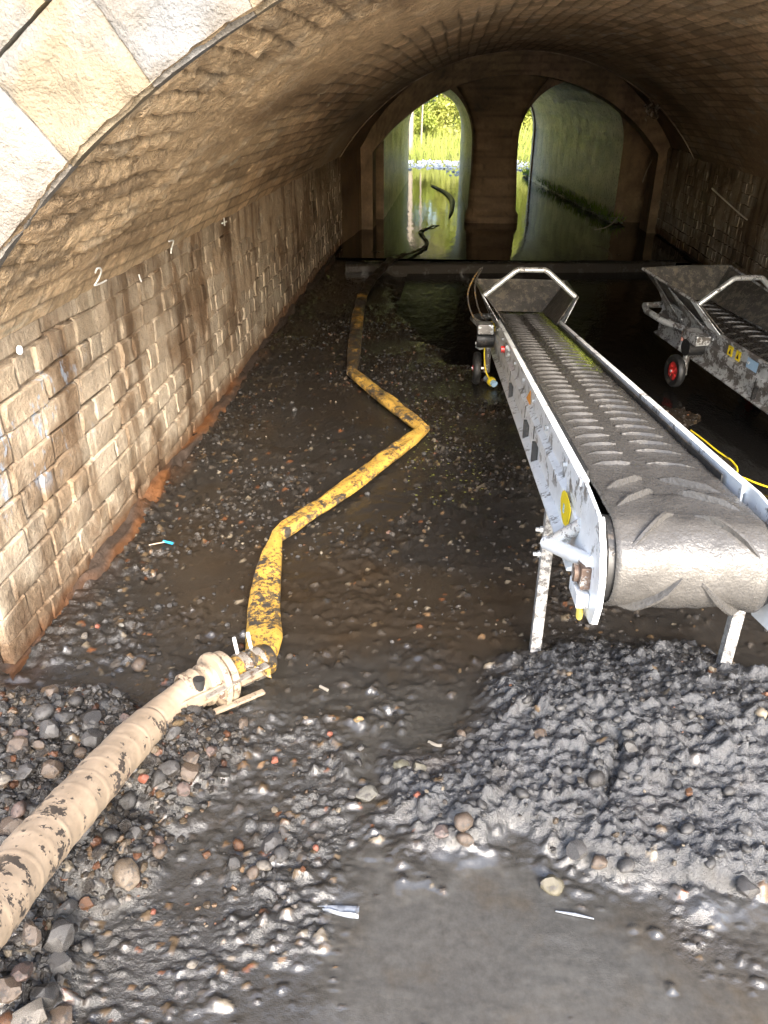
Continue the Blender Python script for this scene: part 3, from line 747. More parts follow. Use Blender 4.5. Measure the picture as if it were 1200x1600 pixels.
# ================================================================== INNER CHAMBER, RING, TWIN BARRELS
def loft(name, P0, P1, ny, parent, colfn, mat, amp=.012, flip=False, res=None):
    P0 = np.array(P0); P1 = np.array(P1); n = len(P0)
    tt = np.linspace(0, 1, ny)
    V = P0[:, None, :] * (1 - tt)[None, :, None] + P1[:, None, :] * tt[None, :, None]
    X, Y, Z = V[..., 0], V[..., 1], V[..., 2]
    s = np.concatenate([[0], np.cumsum(np.linalg.norm(np.diff(P0, axis=0), axis=1))])
    S = np.broadcast_to(s[:, None], X.shape)
    c = np.array([P0[:, 0].mean(), 0, .7]); dx = X - (P0[:, 0].mean() * (1 - tt) + P1[:, 0].mean() * tt)[None]; dz = Z - .75
    L_ = np.hypot(dx, dz) + 1e-6
    j, br = brick_relief(S, Y, .075, .22)
    d = fbm(S * 5, Y * 3, o=3, s=601) * amp - j * .006 + (br - .5) * .006
    X = X - dx / L_ * d; Z = Z - dz / L_ * d
    V = np.stack([X, Y, Z], -1).reshape(-1, 3)
    C = colfn(S, Y, j, br)
    return link(name, mesh_np(name, V, grid_faces(n, ny, not flip), mat, True, col4(C)), parent)
def arch_prof(xa, xb, spring, top, y, n=40, z0=-.25, rnd=None):
    xc, hw = (xa + xb) / 2, (xb - xa) / 2; ri = top - spring
    P = [(xa, y, z) for z in np.linspace(z0, spring, 10)[:-1]]
    for k in range(n + 1):
        a = math.pi - math.pi * k / n
        P.append((xc + hw * math.cos(a), y, spring + ri * math.sin(a)))
    P += [(xb, y, z) for z in np.linspace(spring, z0, 10)[1:]]
    return P
def seg_prof(xa, xb, spring, top, y, n=50, z0=-.25):
    xc, hw = (xa + xb) / 2, (xb - xa) / 2; ri = top - spring; r = (hw * hw + ri * ri) / (2 * ri); am = math.asin(min(1, hw / r))
    P = [(xa, y, z) for z in np.linspace(z0, spring, 10)[:-1]]
    for k in range(n + 1):
        a = -am + 2 * am * k / n; P.append((xc + r * math.sin(a), y, top - r + r * math.cos(a)))
    P += [(xb, y, z) for z in np.linspace(spring, z0, 10)[1:]]
    return P
def far_col(base, moss=.5, dark=.6):
    base = np.array(base)
    def f(S, Y, j, br):
        n = fbm(S * 2, Y * 1.2, o=3, s=611)
        C = np.broadcast_to(base, S.shape + (3,)) * (1 + (br - .5) * .5)[..., None] * (1 - j * .4)[..., None]
        C = lerp(C, C * np.array([.7, .85, .45]), sstep(-.3, .4, n) * moss)
        C = lerp(C, C * .4, sstep(.1, .5, fbm(S * 4 + 5, Y * .8, o=4, s=621)) * dark)
        return C
    return f
def face_wall(name, x0, x1, ztop, y, holes, parent, mat, col, flip=False, seed=0, z0=-.25):
    """vertical wall at y with arched openings given as profiles (lists of (x,_,z))"""
    xs = set(np.linspace(x0, x1, 90).tolist()); rngs = []
    for h in holes:
        hx = [p[0] for p in h]; rngs.append((min(hx), max(hx), h)); xs |= set(hx)
    xs = sorted(xs)
    def bot(x, side):
        for a, b, h in rngs:
            if (a < x < b) or (x == a and side > 0) or (x == b and side < 0):
                top = [p for p in h]; best = z0
                pts = [(p[0], p[2]) for p in top if True]
                for (xa, za), (xb, zb) in zip(pts[:-1], pts[1:]):
                    if xb > xa + 1e-9 and xa - 1e-9 <= x <= xb + 1e-9: best = max(best, za + (zb - za) * (x - xa) / (xb - xa))
                return best
        return z0
    V = []; F = []; nz = 24
    for xa, xb in zip(xs[:-1], xs[1:]):
        if xb - xa < 1e-7: continue
        ba, bb = bot(xa, 1), bot(xb, -1); b = len(V)
        zt = ztop if not callable(ztop) else None
        ta = ztop(xa) if callable(ztop) else ztop; tb = ztop(xb) if callable(ztop) else ztop
        for x, bo, tp in ((xa, ba, ta), (xb, bb, tb)):
            tp = max(tp, bo)
            for k in range(nz): V.append((x, y, bo + (tp - bo) * k / (nz - 1)))
        for k in range(nz - 1): F.append((b + k, b + nz + k, b + nz + k + 1, b + k + 1))
    V = np.array(V)
    j, br = brick_relief(V[:, 2] + 50, V[:, 0] + 50, .08, .23)
    C = col(V[:, 0], V[:, 2], j, br)
    me = mesh_np(name, V, np.array(F)[:, ::-1] if flip else F, mat, True, col4(C))
    return link(name, me, parent)

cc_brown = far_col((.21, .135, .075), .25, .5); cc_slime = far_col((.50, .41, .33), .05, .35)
ch = empty('inner_chamber', (XC, Y1, 0), 'dark recessed brick chamber between the main vault and the twin barrels', 'chamber')
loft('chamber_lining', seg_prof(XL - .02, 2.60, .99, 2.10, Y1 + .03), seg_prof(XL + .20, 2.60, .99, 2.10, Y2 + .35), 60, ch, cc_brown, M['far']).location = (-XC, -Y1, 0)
rg_ = empty('inner_arch_ring', (XC, Y2 - .7, 0), 'lower brown arch ring carried on jambs inside the tunnel', 'arch')
ringp = seg_prof(-1.06, 2.46, .94, 1.79, Y2 - .7)
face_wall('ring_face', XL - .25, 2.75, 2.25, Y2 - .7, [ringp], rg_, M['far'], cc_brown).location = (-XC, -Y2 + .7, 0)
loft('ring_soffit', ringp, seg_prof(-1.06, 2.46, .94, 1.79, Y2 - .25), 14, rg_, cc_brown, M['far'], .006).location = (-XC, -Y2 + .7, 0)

tb = empty('twin_barrel_face', (XC, Y2 + .25, 0), 'dark masonry face with two arched openings beyond the inner ring', 'arch wall')
pl = arch_prof(-1.0, .20, 1.0, 1.72, Y2 + .25); pr = arch_prof(.80, 2.20, .98, 1.74, Y2 + .25)
face_wall('face', XL - .2, 2.75, 2.2, Y2 + .25, [pl, pr], tb, M['far'], cc_brown).location = (-XC, -Y2 - .25, 0)
bl = empty('culvert_barrel', (-.4, Y2 + .25, 0), 'green-lit brick barrel ending in the wide sunlit opening', 'culvert')
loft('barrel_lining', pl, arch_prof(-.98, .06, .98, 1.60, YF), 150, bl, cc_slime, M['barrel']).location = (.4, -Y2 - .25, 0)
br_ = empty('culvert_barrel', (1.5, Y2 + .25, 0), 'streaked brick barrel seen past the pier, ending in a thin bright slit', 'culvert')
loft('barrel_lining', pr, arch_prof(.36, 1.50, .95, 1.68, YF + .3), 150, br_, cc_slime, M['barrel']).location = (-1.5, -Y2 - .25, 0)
# pier between the barrels, with a stepped foot
pier = empty('centre_pier', (.51, Y2, 0), 'dark brick pier with a stepped foot standing in water between the two barrels', 'pier')
zs = np.linspace(-.2, 1.86, 60); N = 36
ring_ = []
for z in zs:
    fl = .0 if z < 1.05 else ((z - 1.05) / .8) ** 2 * .42
    ft = .04 if z < .12 else (.02 if z < .16 else 0)
    w = .30 + ft + fl + (.03 * (1 - sstep(.2, .9, z)))
    row = []
    for k in range(N):                                   # rounded nose towards the viewer
        a = math.pi * k / (N - 1)
        row.append((-w * math.copysign(abs(math.cos(a)) ** .38, math.cos(a)), .28 - (.26 + ft) * math.sin(a) ** .38, z))
    ring_.append(row)
Vp = np.array(ring_).reshape(-1, 3); j, b_ = brick_relief(Vp[:, 2] + 9, Vp[:, 0] + 9, .08, .23)
Cp = cc_brown(Vp[:, 0], Vp[:, 2], j, b_) * .85
link('pier_shaft', mesh_np('pier_shaft', Vp, grid_faces(60, N, True), M['far'], True, col4(Cp)), pier)

# far face of the bridge and cover between
ff = empty('far_portal_face', (XC, YF, 0), 'outer face of the bridge on the sunlit far side', 'bridge face')
face_wall('face', -7, 8, 2.7, YF + .02, [arch_prof(-.98, .06, .98, 1.60, YF), arch_prof(.365, 1.505, .95, 1.68, YF)], ff, M['far'], cc_brown, True).location = (-XC, -YF, 0)

# earth over and beside the tunnel
def embankment():
    mb = MB()
    def blk(x0, x1, z0, z1):
        nx, ny = 30, 30; xs = np.linspace(x0, x1, nx); ys = np.linspace(Y0 + .46, YF - .02, ny)
        XX, YY = np.meshgrid(xs, ys, indexing='ij'); Z = z1 + fbm(XX * .4, YY * .4, o=3, s=701) * .12
        b = len(mb.v); mb.add(np.stack([XX, YY, Z], -1).reshape(-1, 3), [tuple(q) for q in grid_faces(nx, ny)])
        V = [(x0, ys[0], z0), (x1, ys[0], z0), (x1, ys[-1], z0), (x0, ys[-1], z0)]
        c = len(mb.v); mb.add(V, [(3, 2, 1, 0)])
        e = [b, b + (nx - 1) * ny, b + nx * ny - 1, b + ny - 1]
        for k in range(4): mb.f.append((c + k, c + (k + 1) % 4, e[(k + 1) % 4], e[k]))
    blk(-40, XL - .45, -.3, 2.62); blk(2.95, 42, -.3, 2.62); blk(XL - .45, 2.95, 2.42, 2.62)
    o = mb.build('embankment', M['grass'], None, False); tag(o, kind='structure')
embankment()

# ================================================================== BEAM ACROSS THE FLOOR
p0, p1 = at(540, 414, .06), at(1052, 411, .06)
def beam():
    t = empty('floor_beam', (float(p0[0]), float(p0[1]), 0), 'long wet brown timber beam lying across the tunnel floor in the water', 'beam')
    n = 60; prof = [(-.07, -.1), (-.075, .03), (-.06, .045), (.06, .045), (.072, .03), (.07, -.1)]
    d = (p1 - p0); L = np.linalg.norm(d[:2]); d = d / L; nrm = np.array([-d[1], d[0], 0])
    V = []
    for i in range(n):
        s_ = L * i / (n - 1)
        for k, (a, b) in enumerate(prof):
            w = fbm(np.array([s_ * 3]), np.array([k * 1.3]), o=3, s=711)[0] * .012
            V.append((d[0] * s_ + nrm[0] * (a + w), d[1] * s_ + nrm[1] * (a + w), .035 + b + w))
    F = [(i * 6 + k, (i + 1) * 6 + k, (i + 1) * 6 + k + 1, i * 6 + k + 1) for i in range(n - 1) for k in range(5)]
    mb = MB().add(V, F); mb.build('beam_body', M['beam'], t, True)
    mb = MB()
    for k in range(26):                                   # debris caught against it
        s_ = L * random.random(); q = d * s_ + nrm * random.uniform(.06, .12)
        mb.tube([(q[0], q[1], .05), (q[0] + random.uniform(-.1, .1), q[1] + random.uniform(-.03, .05), .06)], .004, 5)
    o = mb.build('caught_twigs', M['barkd'], t); o['kind'] = 'stuff'
beam()

# ================================================================== HOSES
def flat_hose(name, pts, mat, parent, label=None, n=20, jig=.0):
    """pts: list of (x, y, z, half width, half height)"""
    P = [Vector(p[:3]) for p in pts]; path = []; sq = []
    for i in range(len(P) - 1):
        L = (P[i + 1] - P[i]).length; m = max(3, int(L / .016))
        for k in range(m + (1 if i == len(P) - 2 else 0)):
            t = k / m; q = P[i].lerp(P[i + 1], t)
            a = pts[i][3] + (pts[i + 1][3] - pts[i][3]) * t; b = pts[i][4] + (pts[i + 1][4] - pts[i][4]) * t
            w = mnoise.noise((q.x * 9, q.y * 9, 3)) * jig
            path.append(q + Vector((0, 0, w * .5))); sq.append((a * (1 + w * 3), b * .8 * (1 + w * 4)))
    # soften the kinks by averaging the path once
    for _ in range(2):
        path = [path[0]] + [(path[i - 1] + path[i] * 2 + path[i + 1]) / 4 for i in range(1, len(path) - 1)] + [path[-1]]
    V = []; m = len(path)
    for i in range(m):
        t = (path[min(i + 1, m - 1)] - path[max(i - 1, 0)]); t.z *= .3; t.normalize()
        s_ = t.cross(Vector((0, 0, 1))).normalized(); u = s_.cross(t).normalized(); a, b = sq[i]
        for k in range(n):
            an = 2 * math.pi * k / n; c_, s1 = math.cos(an), math.sin(an)
            fold = .12 * b * math.cos(an * 5 + i * .13) + .10 * b * math.sin(an * 3 - i * .21)
            V.append(path[i] + s_ * (math.copysign(abs(c_) ** .85, c_) * a) + u * (math.copysign(abs(s1) ** .8, s1) * b + fold))
    F = [(i * n + k, i * n + (k + 1) % n, (i + 1) * n + (k + 1) % n, (i + 1) * n + k) for i in range(m - 1) for k in range(n)]
    F += [tuple(range(n))[::-1], tuple((m - 1) * n + k for k in range(n))]
    mb = MB().add(V, F); return mb.build(name, mat, parent, True, label=label)

def lay_hose():
    base = at(400, 1030, 0)
    t = empty('layflat_hose', (float(base[0]), float(base[1]), 0), 'long yellow mud-spattered layflat hose zigzagging along the floor from the tan hose coupling', 'hose')
    def w(px, py, z, a, b):
        p = at(px, py, z) - np.array([base[0], base[1], 0]); return (p[0], p[1], p[2], a * .9, b)
    seg1 = [w(392, 1040, .055, .044, .040), w(408, 1026, .06, .056, .034), w(413, 1000, .055, .064, .022), w(412, 950, .045, .062, .018), w(417, 905, .045, .058, .020), w(425, 865, .045, .044, .026), w(433, 834, .050, .024, .034)]
    seg2 = [w(431, 838, .045, .022, .034), w(452, 822, .045, .050, .026), w(520, 778, .045, .052, .026), w(590, 726, .045, .052, .026), w(640, 688, .045, .052, .028), w(662, 668, .045, .040, .032)]
    seg3 = [w(662, 670, .045, .034, .032), w(640, 654, .045, .050, .028), w(600, 622, .045, .050, .028), w(565, 594, .045, .050, .028), w(549, 580, .045, .036, .032)]
    flat_hose('hose_length', seg1, M['hose'], t, jig=.02); flat_hose('hose_length', seg2, M['hose'], t, jig=.02); flat_hose('hose_length', seg3, M['hose'], t, jig=.02)
    seg4 = [w(549, 582, .045, .034, .030), w(552, 562, .04, .050, .024), w(556, 520, .035, .052, .022), w(560, 488, .03, .054, .022), w(566, 462, .03, .05, .022)]
    flat_hose('hose_length', seg4, M['hosedark'], t, label='mud caked stretch of yellow hose', jig=.03)
    seg5 = [w(566, 463, .03, .045, .022), w(580, 438, .04, .05, .025), w(600, 417, .085, .045, .03), w(612, 405, .10, .045, .03), w(640, 396, .05, .03, .014), w(664, 386, .035, .028, .010), w(668, 378, .033, .024, .010), w(656, 362, .033, .026, .010), w(664, 357, .033, .026, .010), w(686, 351, .03, .01, .006)]
    flat_hose('hose_length', seg5, M['darkwood'], t, label='dark brown waterlogged stretch of hose over the beam', jig=.03)
    # the crumpled flap at the clamp
    mb = MB(); c = at(405, 1032, .085) - np.array([base[0], base[1], 0]); n1, n2 = 14, 10; V = []
    for i in range(n1):
        for k in range(n2):
            a = i / (n1 - 1); b = k / (n2 - 1)
            x = (a - .5) * .085; y = (b - .5) * .10
            z = .026 * math.sin(a * 3.1) * (1 - .6 * b) + .010 * math.sin(b * 9 + a * 5) + .006 * math.sin(a * 14)
            V.append((c[0] + x - .01 - y * .3, c[1] + y, c[2] + z - .022))
    mb.add(V, [tuple(q) for q in grid_faces(n1, n2)])
    o = mb.build('crumpled_flap', M['hose'], t, True); s_ = o.modifiers.new('t', 'SOLIDIFY'); s_.thickness = .006
lay_hose()

def floating_hose():
    pts = [at(px, py, .035) for px, py in [(674, 289), (684, 294), (697, 301), (706, 312), (706, 326), (702, 338)]]
    b = pts[0]
    P = smooth_path([p - np.array([b[0], b[1], 0]) for p in pts], .05)
    rr = [.010 + .034 * math.sin(math.pi * min(1, (i + 1) / len(P) * 1.02)) ** .6 for i in range(len(P))]
    mb = MB(); V, F = sweep(P, None, 10, [(max(a, .01), a * .6) for a in rr]); mb.add(V, F)
    o = mb.build('floating_hose', M['darkwood'], None, True, loc=(float(b[0]), float(b[1]), 0))
    tag(o, 'curved dark length of hose floating alone in the bright green reflection', 'hose')
floating_hose()

def suction_hose():
    key = [(-60, 1475, .42, .055), (0, 1400, .37, .055), (60, 1322, .315, .0545), (140, 1232, .235, .054), (205, 1160, .155, .053), (255, 1113, .10, .051), (300, 1078, .085, .050)]
    P0 = [at(a, b, z) for a, b, z, r in key]
    base = np.array([P0[-1][0], P0[-1][1], 0])
    t = empty('suction_hose', tuple(map(float, base)), 'thick tan ribbed suction hose with a big coupling, lying over the gravel heap', 'hose')
    ext = [P0[0] + (P0[0] - P0[1]) * k + np.array([0, 0, .02 * k]) for k in (3, 2, 1)]
    path = smooth_path([p - base for p in ext + P0], .006); m = len(path)
    radk = [.055] * 3 + [k[3] for k in key]; L = 0; rad = []; n = 28
    tot = [0]
    for i in range(1, m): tot.append(tot[-1] + (path[i] - path[i - 1]).length)
    for i in range(m):
        f = i / (m - 1) * (len(radk) - 1); a = int(min(f, len(radk) - 2)); r = radk[a] + (radk[a + 1] - radk[a]) * (f - a)
        s_ = tot[i] % .062
        r += .0013 * math.exp(-((s_ - .031) / .0035) ** 2) + .0008 * math.sin(tot[i] * 40)
        if tot[-1] - tot[i] < .20: r -= .004
        rad.append(r)
    V, F = sweep(path, rad, n); mb = MB().add(V, F); mb.build('hose_body', M['tan'], t, True)
    # coupling: runs along d from the hose end
    e = path[-1]; q = at(392, 1040, .055) - base; d = (Vector(q) - e).normalized(); s1 = d.cross(Vector((0, 0, 1))).normalized(); u1 = s1.cross(d)
    def lathe(prof, name, mat, n=28):
        V = []; 
        for a, r in prof:
            for k in range(n):
                an = 2 * math.pi * k / n; V.append(e + d * a + s1 * (math.cos(an) * r) + u1 * (math.sin(an) * r))
        m_ = len(prof); F = [(i * n + k, i * n + (k + 1) % n, (i + 1) * n + (k + 1) % n, (i + 1) * n + k) for i in range(m_ - 1) for k in range(n)]
        return MB().add(V, F).build(name, mat, t, True)
    lathe([(-.03, .047), (-.025, .056), (.0, .056), (.012, .060), (.022, .056), (.03, .052)], 'collar', M['cast'])
    lathe([(.03, .050), (.034, .062), (.045, .064), (.05, .054), (.062, .058), (.066, .083), (.072, .086), (.083, .086), (.088, .080), (.092, .062)], 'flange', M['cast'])
    lathe([(.092, .060), (.095, .076), (.101, .079), (.114, .079), (.119, .074), (.122, .050)], 'flange', M['cast'])
    lathe([(.118, .046), (.13, .048), (.20, .047), (.27, .048), (.275, .044)], 'hose_tail', M['hosedark'])
    for a in (.175, .225):
        lathe([(a - .014, .0485), (a - .013, .0515), (a + .013, .0515), (a + .014, .0485)], 'clamp_band', M['band'])
        mb = MB(); c0 = e + d * a - s1 * .028 + u1 * .043
        mb.tube([c0, c0 - s1 * .010 + Vector((0, 0, .052))], .0055, 8); mb.build('clamp_bolt', M['chalk'], t, True)
    # two lever arms on the near side
    def bar(a0, a1, off, z0_, z1_, w, h, name, mat, ang=0.0):
        mb = MB(); o0 = e + d * a0 + s1 * off + u1 * z0_; o1 = e + d * a1 + s1 * (off + ang) + u1 * z1_
        dd = (o1 - o0); Lb = dd.length; dd.normalize(); sb = dd.cross(Vector((0, 0, 1))).normalized(); ub = sb.cross(dd)
        mb.box((0, -w, -h), (Lb, w, h), lambda x, y, z: o0 + dd * x + sb * y + ub * z); return mb.build(name, mat, t, bevel=.003)
    bar(-.15, .21, .060, -.002, .018, .004, .020, 'lever_arm', M['cast']); bar(.0, .215, .070, .018, .040, .013, .003, 'lever_arm', M['band'])
    bar(-.01, .19, .074, -.045, -.034, .010, .005, 'lever_arm', M['cast'], .018)
    bar(.05, .085, .066, -.004, .0, .006, .012, 'lever_catch', M['rust']); bar(.10, .122, .066, .004, .004, .006, .010, 'lever_catch', M['rust'])
    mb = MB(); c0 = e + d * .0 + s1 * .035 + u1 * .046
    for k, rr_ in enumerate((.016, .019, .010)):
        pass
    mb.tube([c0 - u1 * .02, c0 + u1 * .012], .017, 10); mb.build('mud_plug', M['rubber'], t, True)
suction_hose()

# ================================================================== CONVEYORS
def conveyor(x0, y0, z0, tilt, yaw, label, first, L=3.80):
    a = R(tilt); ca, sa = math.cos(a), math.sin(a)
    t = empty('belt_conveyor', (x0, y0, 0), label, 'conveyor', 'portable belt conveyors in the tunnel', R(yaw))
    def T(u, v, w): return Vector((v, u * ca + w * sa, z0 - u * sa + w * ca))
    hw, hf, RD = .175, .206, .098
    G = M['galv'] if first else M['galvd']
    # side channels
    prof = [(0, .02), (.020, .02), (.020, .004), (.005, 0), (.005, -.066), (.022, -.076), (.022, -.112), (.005, -.122), (.005, -.188), (.030, -.198), (.030, -.206), (0, -.206)]
    for s_ in (-1, 1):
        mb = MB()
        V0 = []; cuts = [.16] + [.16 + (L - .20) * k / 12 for k in range(1, 13)]
        for u in cuts:
            for (o_, w) in prof: V0.append(T(u, s_ * (hw - .008 + o_), w))
        n = len(prof); F = [(i * n + k, (i + 1) * n + k, (i + 1) * n + (k + 1) % n, i * n + (k + 1) % n) for i in range(len(cuts) - 1) for k in range(n)]
        F += [tuple(range(n))[::-1], tuple((len(cuts) - 1) * n + k for k in range(n))]
        mb.add(V0, F).build('side_frame', G, t)
        # bolt heads along the rail
        for k in range(9):
            u = .45 + k * .38; mb = MB(); mb.tube([T(u, s_ * (hw - .003), -.034), T(u, s_ * (hw + .006), -.034)], .008, 6); mb.build('bolt', M['steel'], t)
    # end plates round the head drum
    out = [(.34, .022), (.10, .024), (-.045, .010), (-.095, -.040), (-.118, -.10), (-.116, -.155), (-.092, -.205), (-.075, -.216), (.015, -.226), (.035, -.212), (.34, -.206)]
    for s_ in (-1, 1):
        mb = MB(); mb.prism(out, hw + .001, hw + .009, lambda u, w, v: T(u, s_ * v, w)); mb.build('end_plate', G, t, bevel=.002)
        fl = [(-.045, .010), (-.095, -.040), (-.118, -.10), (-.116, -.155), (-.092, -.205)]
        mb = MB()
        for (ua, wa), (ub, wb) in zip(fl[:-1], fl[1:]):
            q = [T(ua, s_ * (hw + .009), wa), T(ub, s_ * (hw + .009), wb), T(ub, s_ * (hw - .003), wb), T(ua, s_ * (hw - .003), wa)]
            dn = Vector((0, -.003, 0)); mb.add(q + [p + dn for p in q], [(0, 1, 2, 3), (7, 6, 5, 4), (0, 4, 5, 1), (2, 6, 7, 3), (1, 5, 6, 2), (0, 3, 7, 4)])
        mb.build('plate_lip', G, t)
    s_ = -1
    MB().box((-.045, hw + .008, -.155), (.03, hw + .030, -.105), lambda u, v, w: T(u, s_ * v, w)).build('bearing_block', M['rust'], t, bevel=.004)
    MB().tube([T(-.01, -hw - .006, -.13), T(-.01, -hw - .040, -.13)], .020, 14).build('drum_shaft', M['rust'], t, True)
    MB().box((-.055, hw + .010, -.192), (.04, hw + .036, -.160), lambda u, v, w: T(u, s_ * v, w)).build('tension_block', G, t, bevel=.003)
    if first:
        mb = MB()
        for k in range(3): mb.tube([T(.0 + k * .012, -hw - .018, -.190), T(-.012 + k * .008, -hw - .016, -.225), T(.004 + k * .004, -hw - .014, -.245)], .006, 7)
        mb.build('rope_tail', M['rope'], t, True)
        # bent carrying handle
        A = T(.13, -hw - .002, -.075); E_ = T(.20, -hw - .062, -.155); B = T(-.03, -hw - .004, -.10)
        h1 = MB().tube([A, A.lerp(E_, .5), E_], .0165, 14); h1.build('handle_tube', M['steel'], t, True)
        h2 = MB().tube([E_ + (E_ - B).normalized() * .012, E_.lerp(B, .5), B], .0175, 14); h2.build('handle_tube', M['galv'], t, True)
        # warning sticker, tapes, triangle
        cu, cw = .285, -.095
        pts = [(cu + .070 * math.cos(k * .5236) * (1 if k != 5 else 1.25), cw + .040 * math.sin(k * .5236) * (1 if k != 5 else 1.2)) for k in range(12)]
        stk = MB().prism(pts, hw + .0165, hw + .0185, lambda u, w, v: T(u, -v, w)).build('warning_sticker', M['yellow'], t)
        MB().prism([(cu + .006, cw - .016), (cu + .020, cw - .016), (cu + .020, cw + .006), (cu + .006, cw + .006)], hw + .0186, hw + .0196, lambda u, w, v: T(u, -v, w)).build('sticker_print', M['sky_blue'], stk)
        MB().prism([(1.30, -.07), (1.47, -.09), (1.31, -.018)], hw + .0005, hw + .0025, lambda u, w, v: T(u, -v, w)).build('orange_sticker', M['orange'], t)
    for u in ((1.0, 1.30, 2.0) if first else (2.2, 2.6)):
        mb = MB(); wd = .012 + .006 * random.random()
        mb.box((u, hw - .002, -.205), (u + wd, hw + .018, -.128), lambda a_, b_, c_: T(a_, -b_, c_)); mb.box((u + .01, hw + .014, -.120), (u + wd, hw + .0165, -.076), lambda a_, b_, c_: T(a_, -b_, c_))
        mb.build('black_tape', M['rubber'], t)
    # stop button
    bu = 2.32 if first else 2.30
    st = MB().box((bu - .04, hw - .003, -.055), (bu + .045, hw + .022, -.0), lambda u, v, w: T(u, -v, w)).build('switch_box', M['galvd'], t, bevel=.003)
    MB().tube([T(bu, -hw - .022, -.026), T(bu, -hw - .040, -.026)], .017, 12).build('stop_button', M['red'] if first else M['pink'], st, True)
    if not first:
        for (u, wdt, m_) in ((2.92, .05, M['yellow']), (2.84, .045, M['yellow']), (2.70, .10, M['sky_blue'])):
            MB().prism([(u - wdt / 2, -.063), (u + wdt / 2, -.063), (u + wdt / 2, -.008), (u - wdt / 2, -.008)], hw - .0025, hw - .0008, lambda a_, w, v: T(a_, -v, w)).build('warning_sticker', m_, t)
            if m_ is M['yellow']:
                MB().prism([(u - .011, -.052), (u + .011, -.052), (u, -.022)], hw - .0006, hw + .0004, lambda a_, w, v: T(a_, -v, w)).build('sticker_print', M['rubber'], t)
    # belt loop
    bw = .150; path = []
    ds = .02
    us = np.arange(L - .02, 0, -ds)
    for u in us: path.append((u, 0.0))
    for k in range(1, 24): an = math.pi * k / 24; path.append((-RD * math.sin(an), -RD + RD * math.cos(an)))
    for u in np.arange(0, L - .1, .1): path.append((u, -2 * RD))
    vs = np.linspace(-bw, bw, 25); V = []
    for (u, w) in path:
        for v in vs:
            dip = -.012 * (1 - (v / bw) ** 2) * (1 if (u > .15 and w == 0) else .0)
            lump = .0035 * mnoise.noise((u * 9, v * 14, 1 + (w * 12))) + .002 * mnoise.noise((u * 40, v * 40, w * 30))
            if u < .5: lump = lump * 1.6 + .004 * max(0, mnoise.noise((u * 22 + w * 20, v * 7, 5 + w * 9)))
            if w == 0.0: V.append(T(u, v, w + dip + lump))
            else: 
                k_ = 1 + lump / RD; V.append(T(u * k_ if u < 0 else u, v, -RD + (w + RD) * k_))
    me = mesh_np('belt', [tuple(p) for p in V], grid_faces(len(path), 25), M['belt'], True); o = link('belt', me, t)
    sl = o.modifiers.new('thick', 'SOLIDIFY'); sl.thickness = .006; sl.offset = -1
    # curved cleats in two lanes
    def cleat(pu, side, name='cleat', wrap=None):
        V = []; F = []; m = 9
        for i in range(m):
            f = i / (m - 1); v = (.020 + .105 * f) * side
            du = -.012 - .030 * f - .022 * f ** 3 if wrap is None else -.03 - .11 * f
            hh = (.0065 if wrap is None else .014) * min(1, .1 + .45 * min(i, m - 1 - i))
            for (a_, b_) in ((-.009, -.006), (-.004, hh), (.004, hh), (.009, -.006)):
                u = pu + du * (1 if wrap is None else 1) + a_; w = b_ - (.010 * (1 - (v / bw) ** 2) if u > .15 else 0)
                if u < 0:
                    an = -u / RD; rr_ = RD + b_; V.append(T(-rr_ * math.sin(an), v, -RD + rr_ * math.cos(an)))
                else: V.append(T(u, v, w))
        for i in range(m - 1):
            for k in range(3): F.append((i * 4 + k, (i + 1) * 4 + k, (i + 1) * 4 + k + 1, i * 4 + k + 1))
        F += [(0, 1, 2, 3), tuple((m - 1) * 4 + k for k in (3, 2, 1, 0))]
        mb = MB().add(V, F); return mb.build(name, M['belt'] if wrap else M['cleat'], t, True)
    u = .42; pL = cleat(0.42, -1); pR = cleat(.42, 1)
    sh = T(1, 0, 0) - T(0, 0, 0)
    k = 1
    while .42 + k * .088 < L - .12:
        for pc, off in ((pL, 0), (pR, .03)):
            o = pc.copy(); COL.objects.link(o); o.parent = t; o.location = sh * (k * .088 + off)
        k += 1
    for pu in (.31, .19, .04, -.13): cleat(pu, 1, wrap=1); cleat(pu + .005, -1, wrap=1)
    # head drum and tail drum, drum lagging seen beside the belt
    for (u, r_, nm) in ((0, RD - .007, 'head_drum'), (L - .09, .055, 'tail_drum')):
        MB().tube([T(u, -hw + .012, -RD), T(u, hw - .012, -RD)], r_, 28).build(nm, M['rubber'], t, True)
    for s2 in (-1, 1):
        MB().box((.25, bw + .002, -.012), (L - .75, bw + .006, .014), lambda u, v, w: T(u, s2 * v, w)).build('rubber_skirt', M['rubber'], t)
    MB().box((.3, -.16, -.16), (L - .1, .16, -.15), lambda u, v, w: T(u, v, w)).build('belly_plate', M['rubber'], t)
    # feed hopper
    ub, vb, wb = 3.86, .300, .190; uh, vh, wh = 3.195, .262, .155; uf = 3.06
    def plate(pts, name, mat, th=.005, lab=None):
        P = [T(*p) for p in pts]; nr = (P[1] - P[0]).cross(P[2] - P[0]).normalized() * th; n = len(P)
        mb = MB().add(P + [p + nr for p in P], [tuple(range(n))[::-1], tuple(range(n, 2 * n))] + [(i, (i + 1) % n, n + (i + 1) % n, n + i) for i in range(n)])
        return mb.build(name, mat, t, label=lab)
    plate([(L - .03, -.15, .0), (L - .03, .15, .0), (ub, vb, wb), (ub, -vb, wb)], 'hopper_panel', M['hopper'])
    MB().tube([T(ub, -vb - .006, wb), T(ub + .01, 0, wb + .004), T(ub, vb + .006, wb)], .008, 8).build('hopper_rim', M['hopper'], t, True)
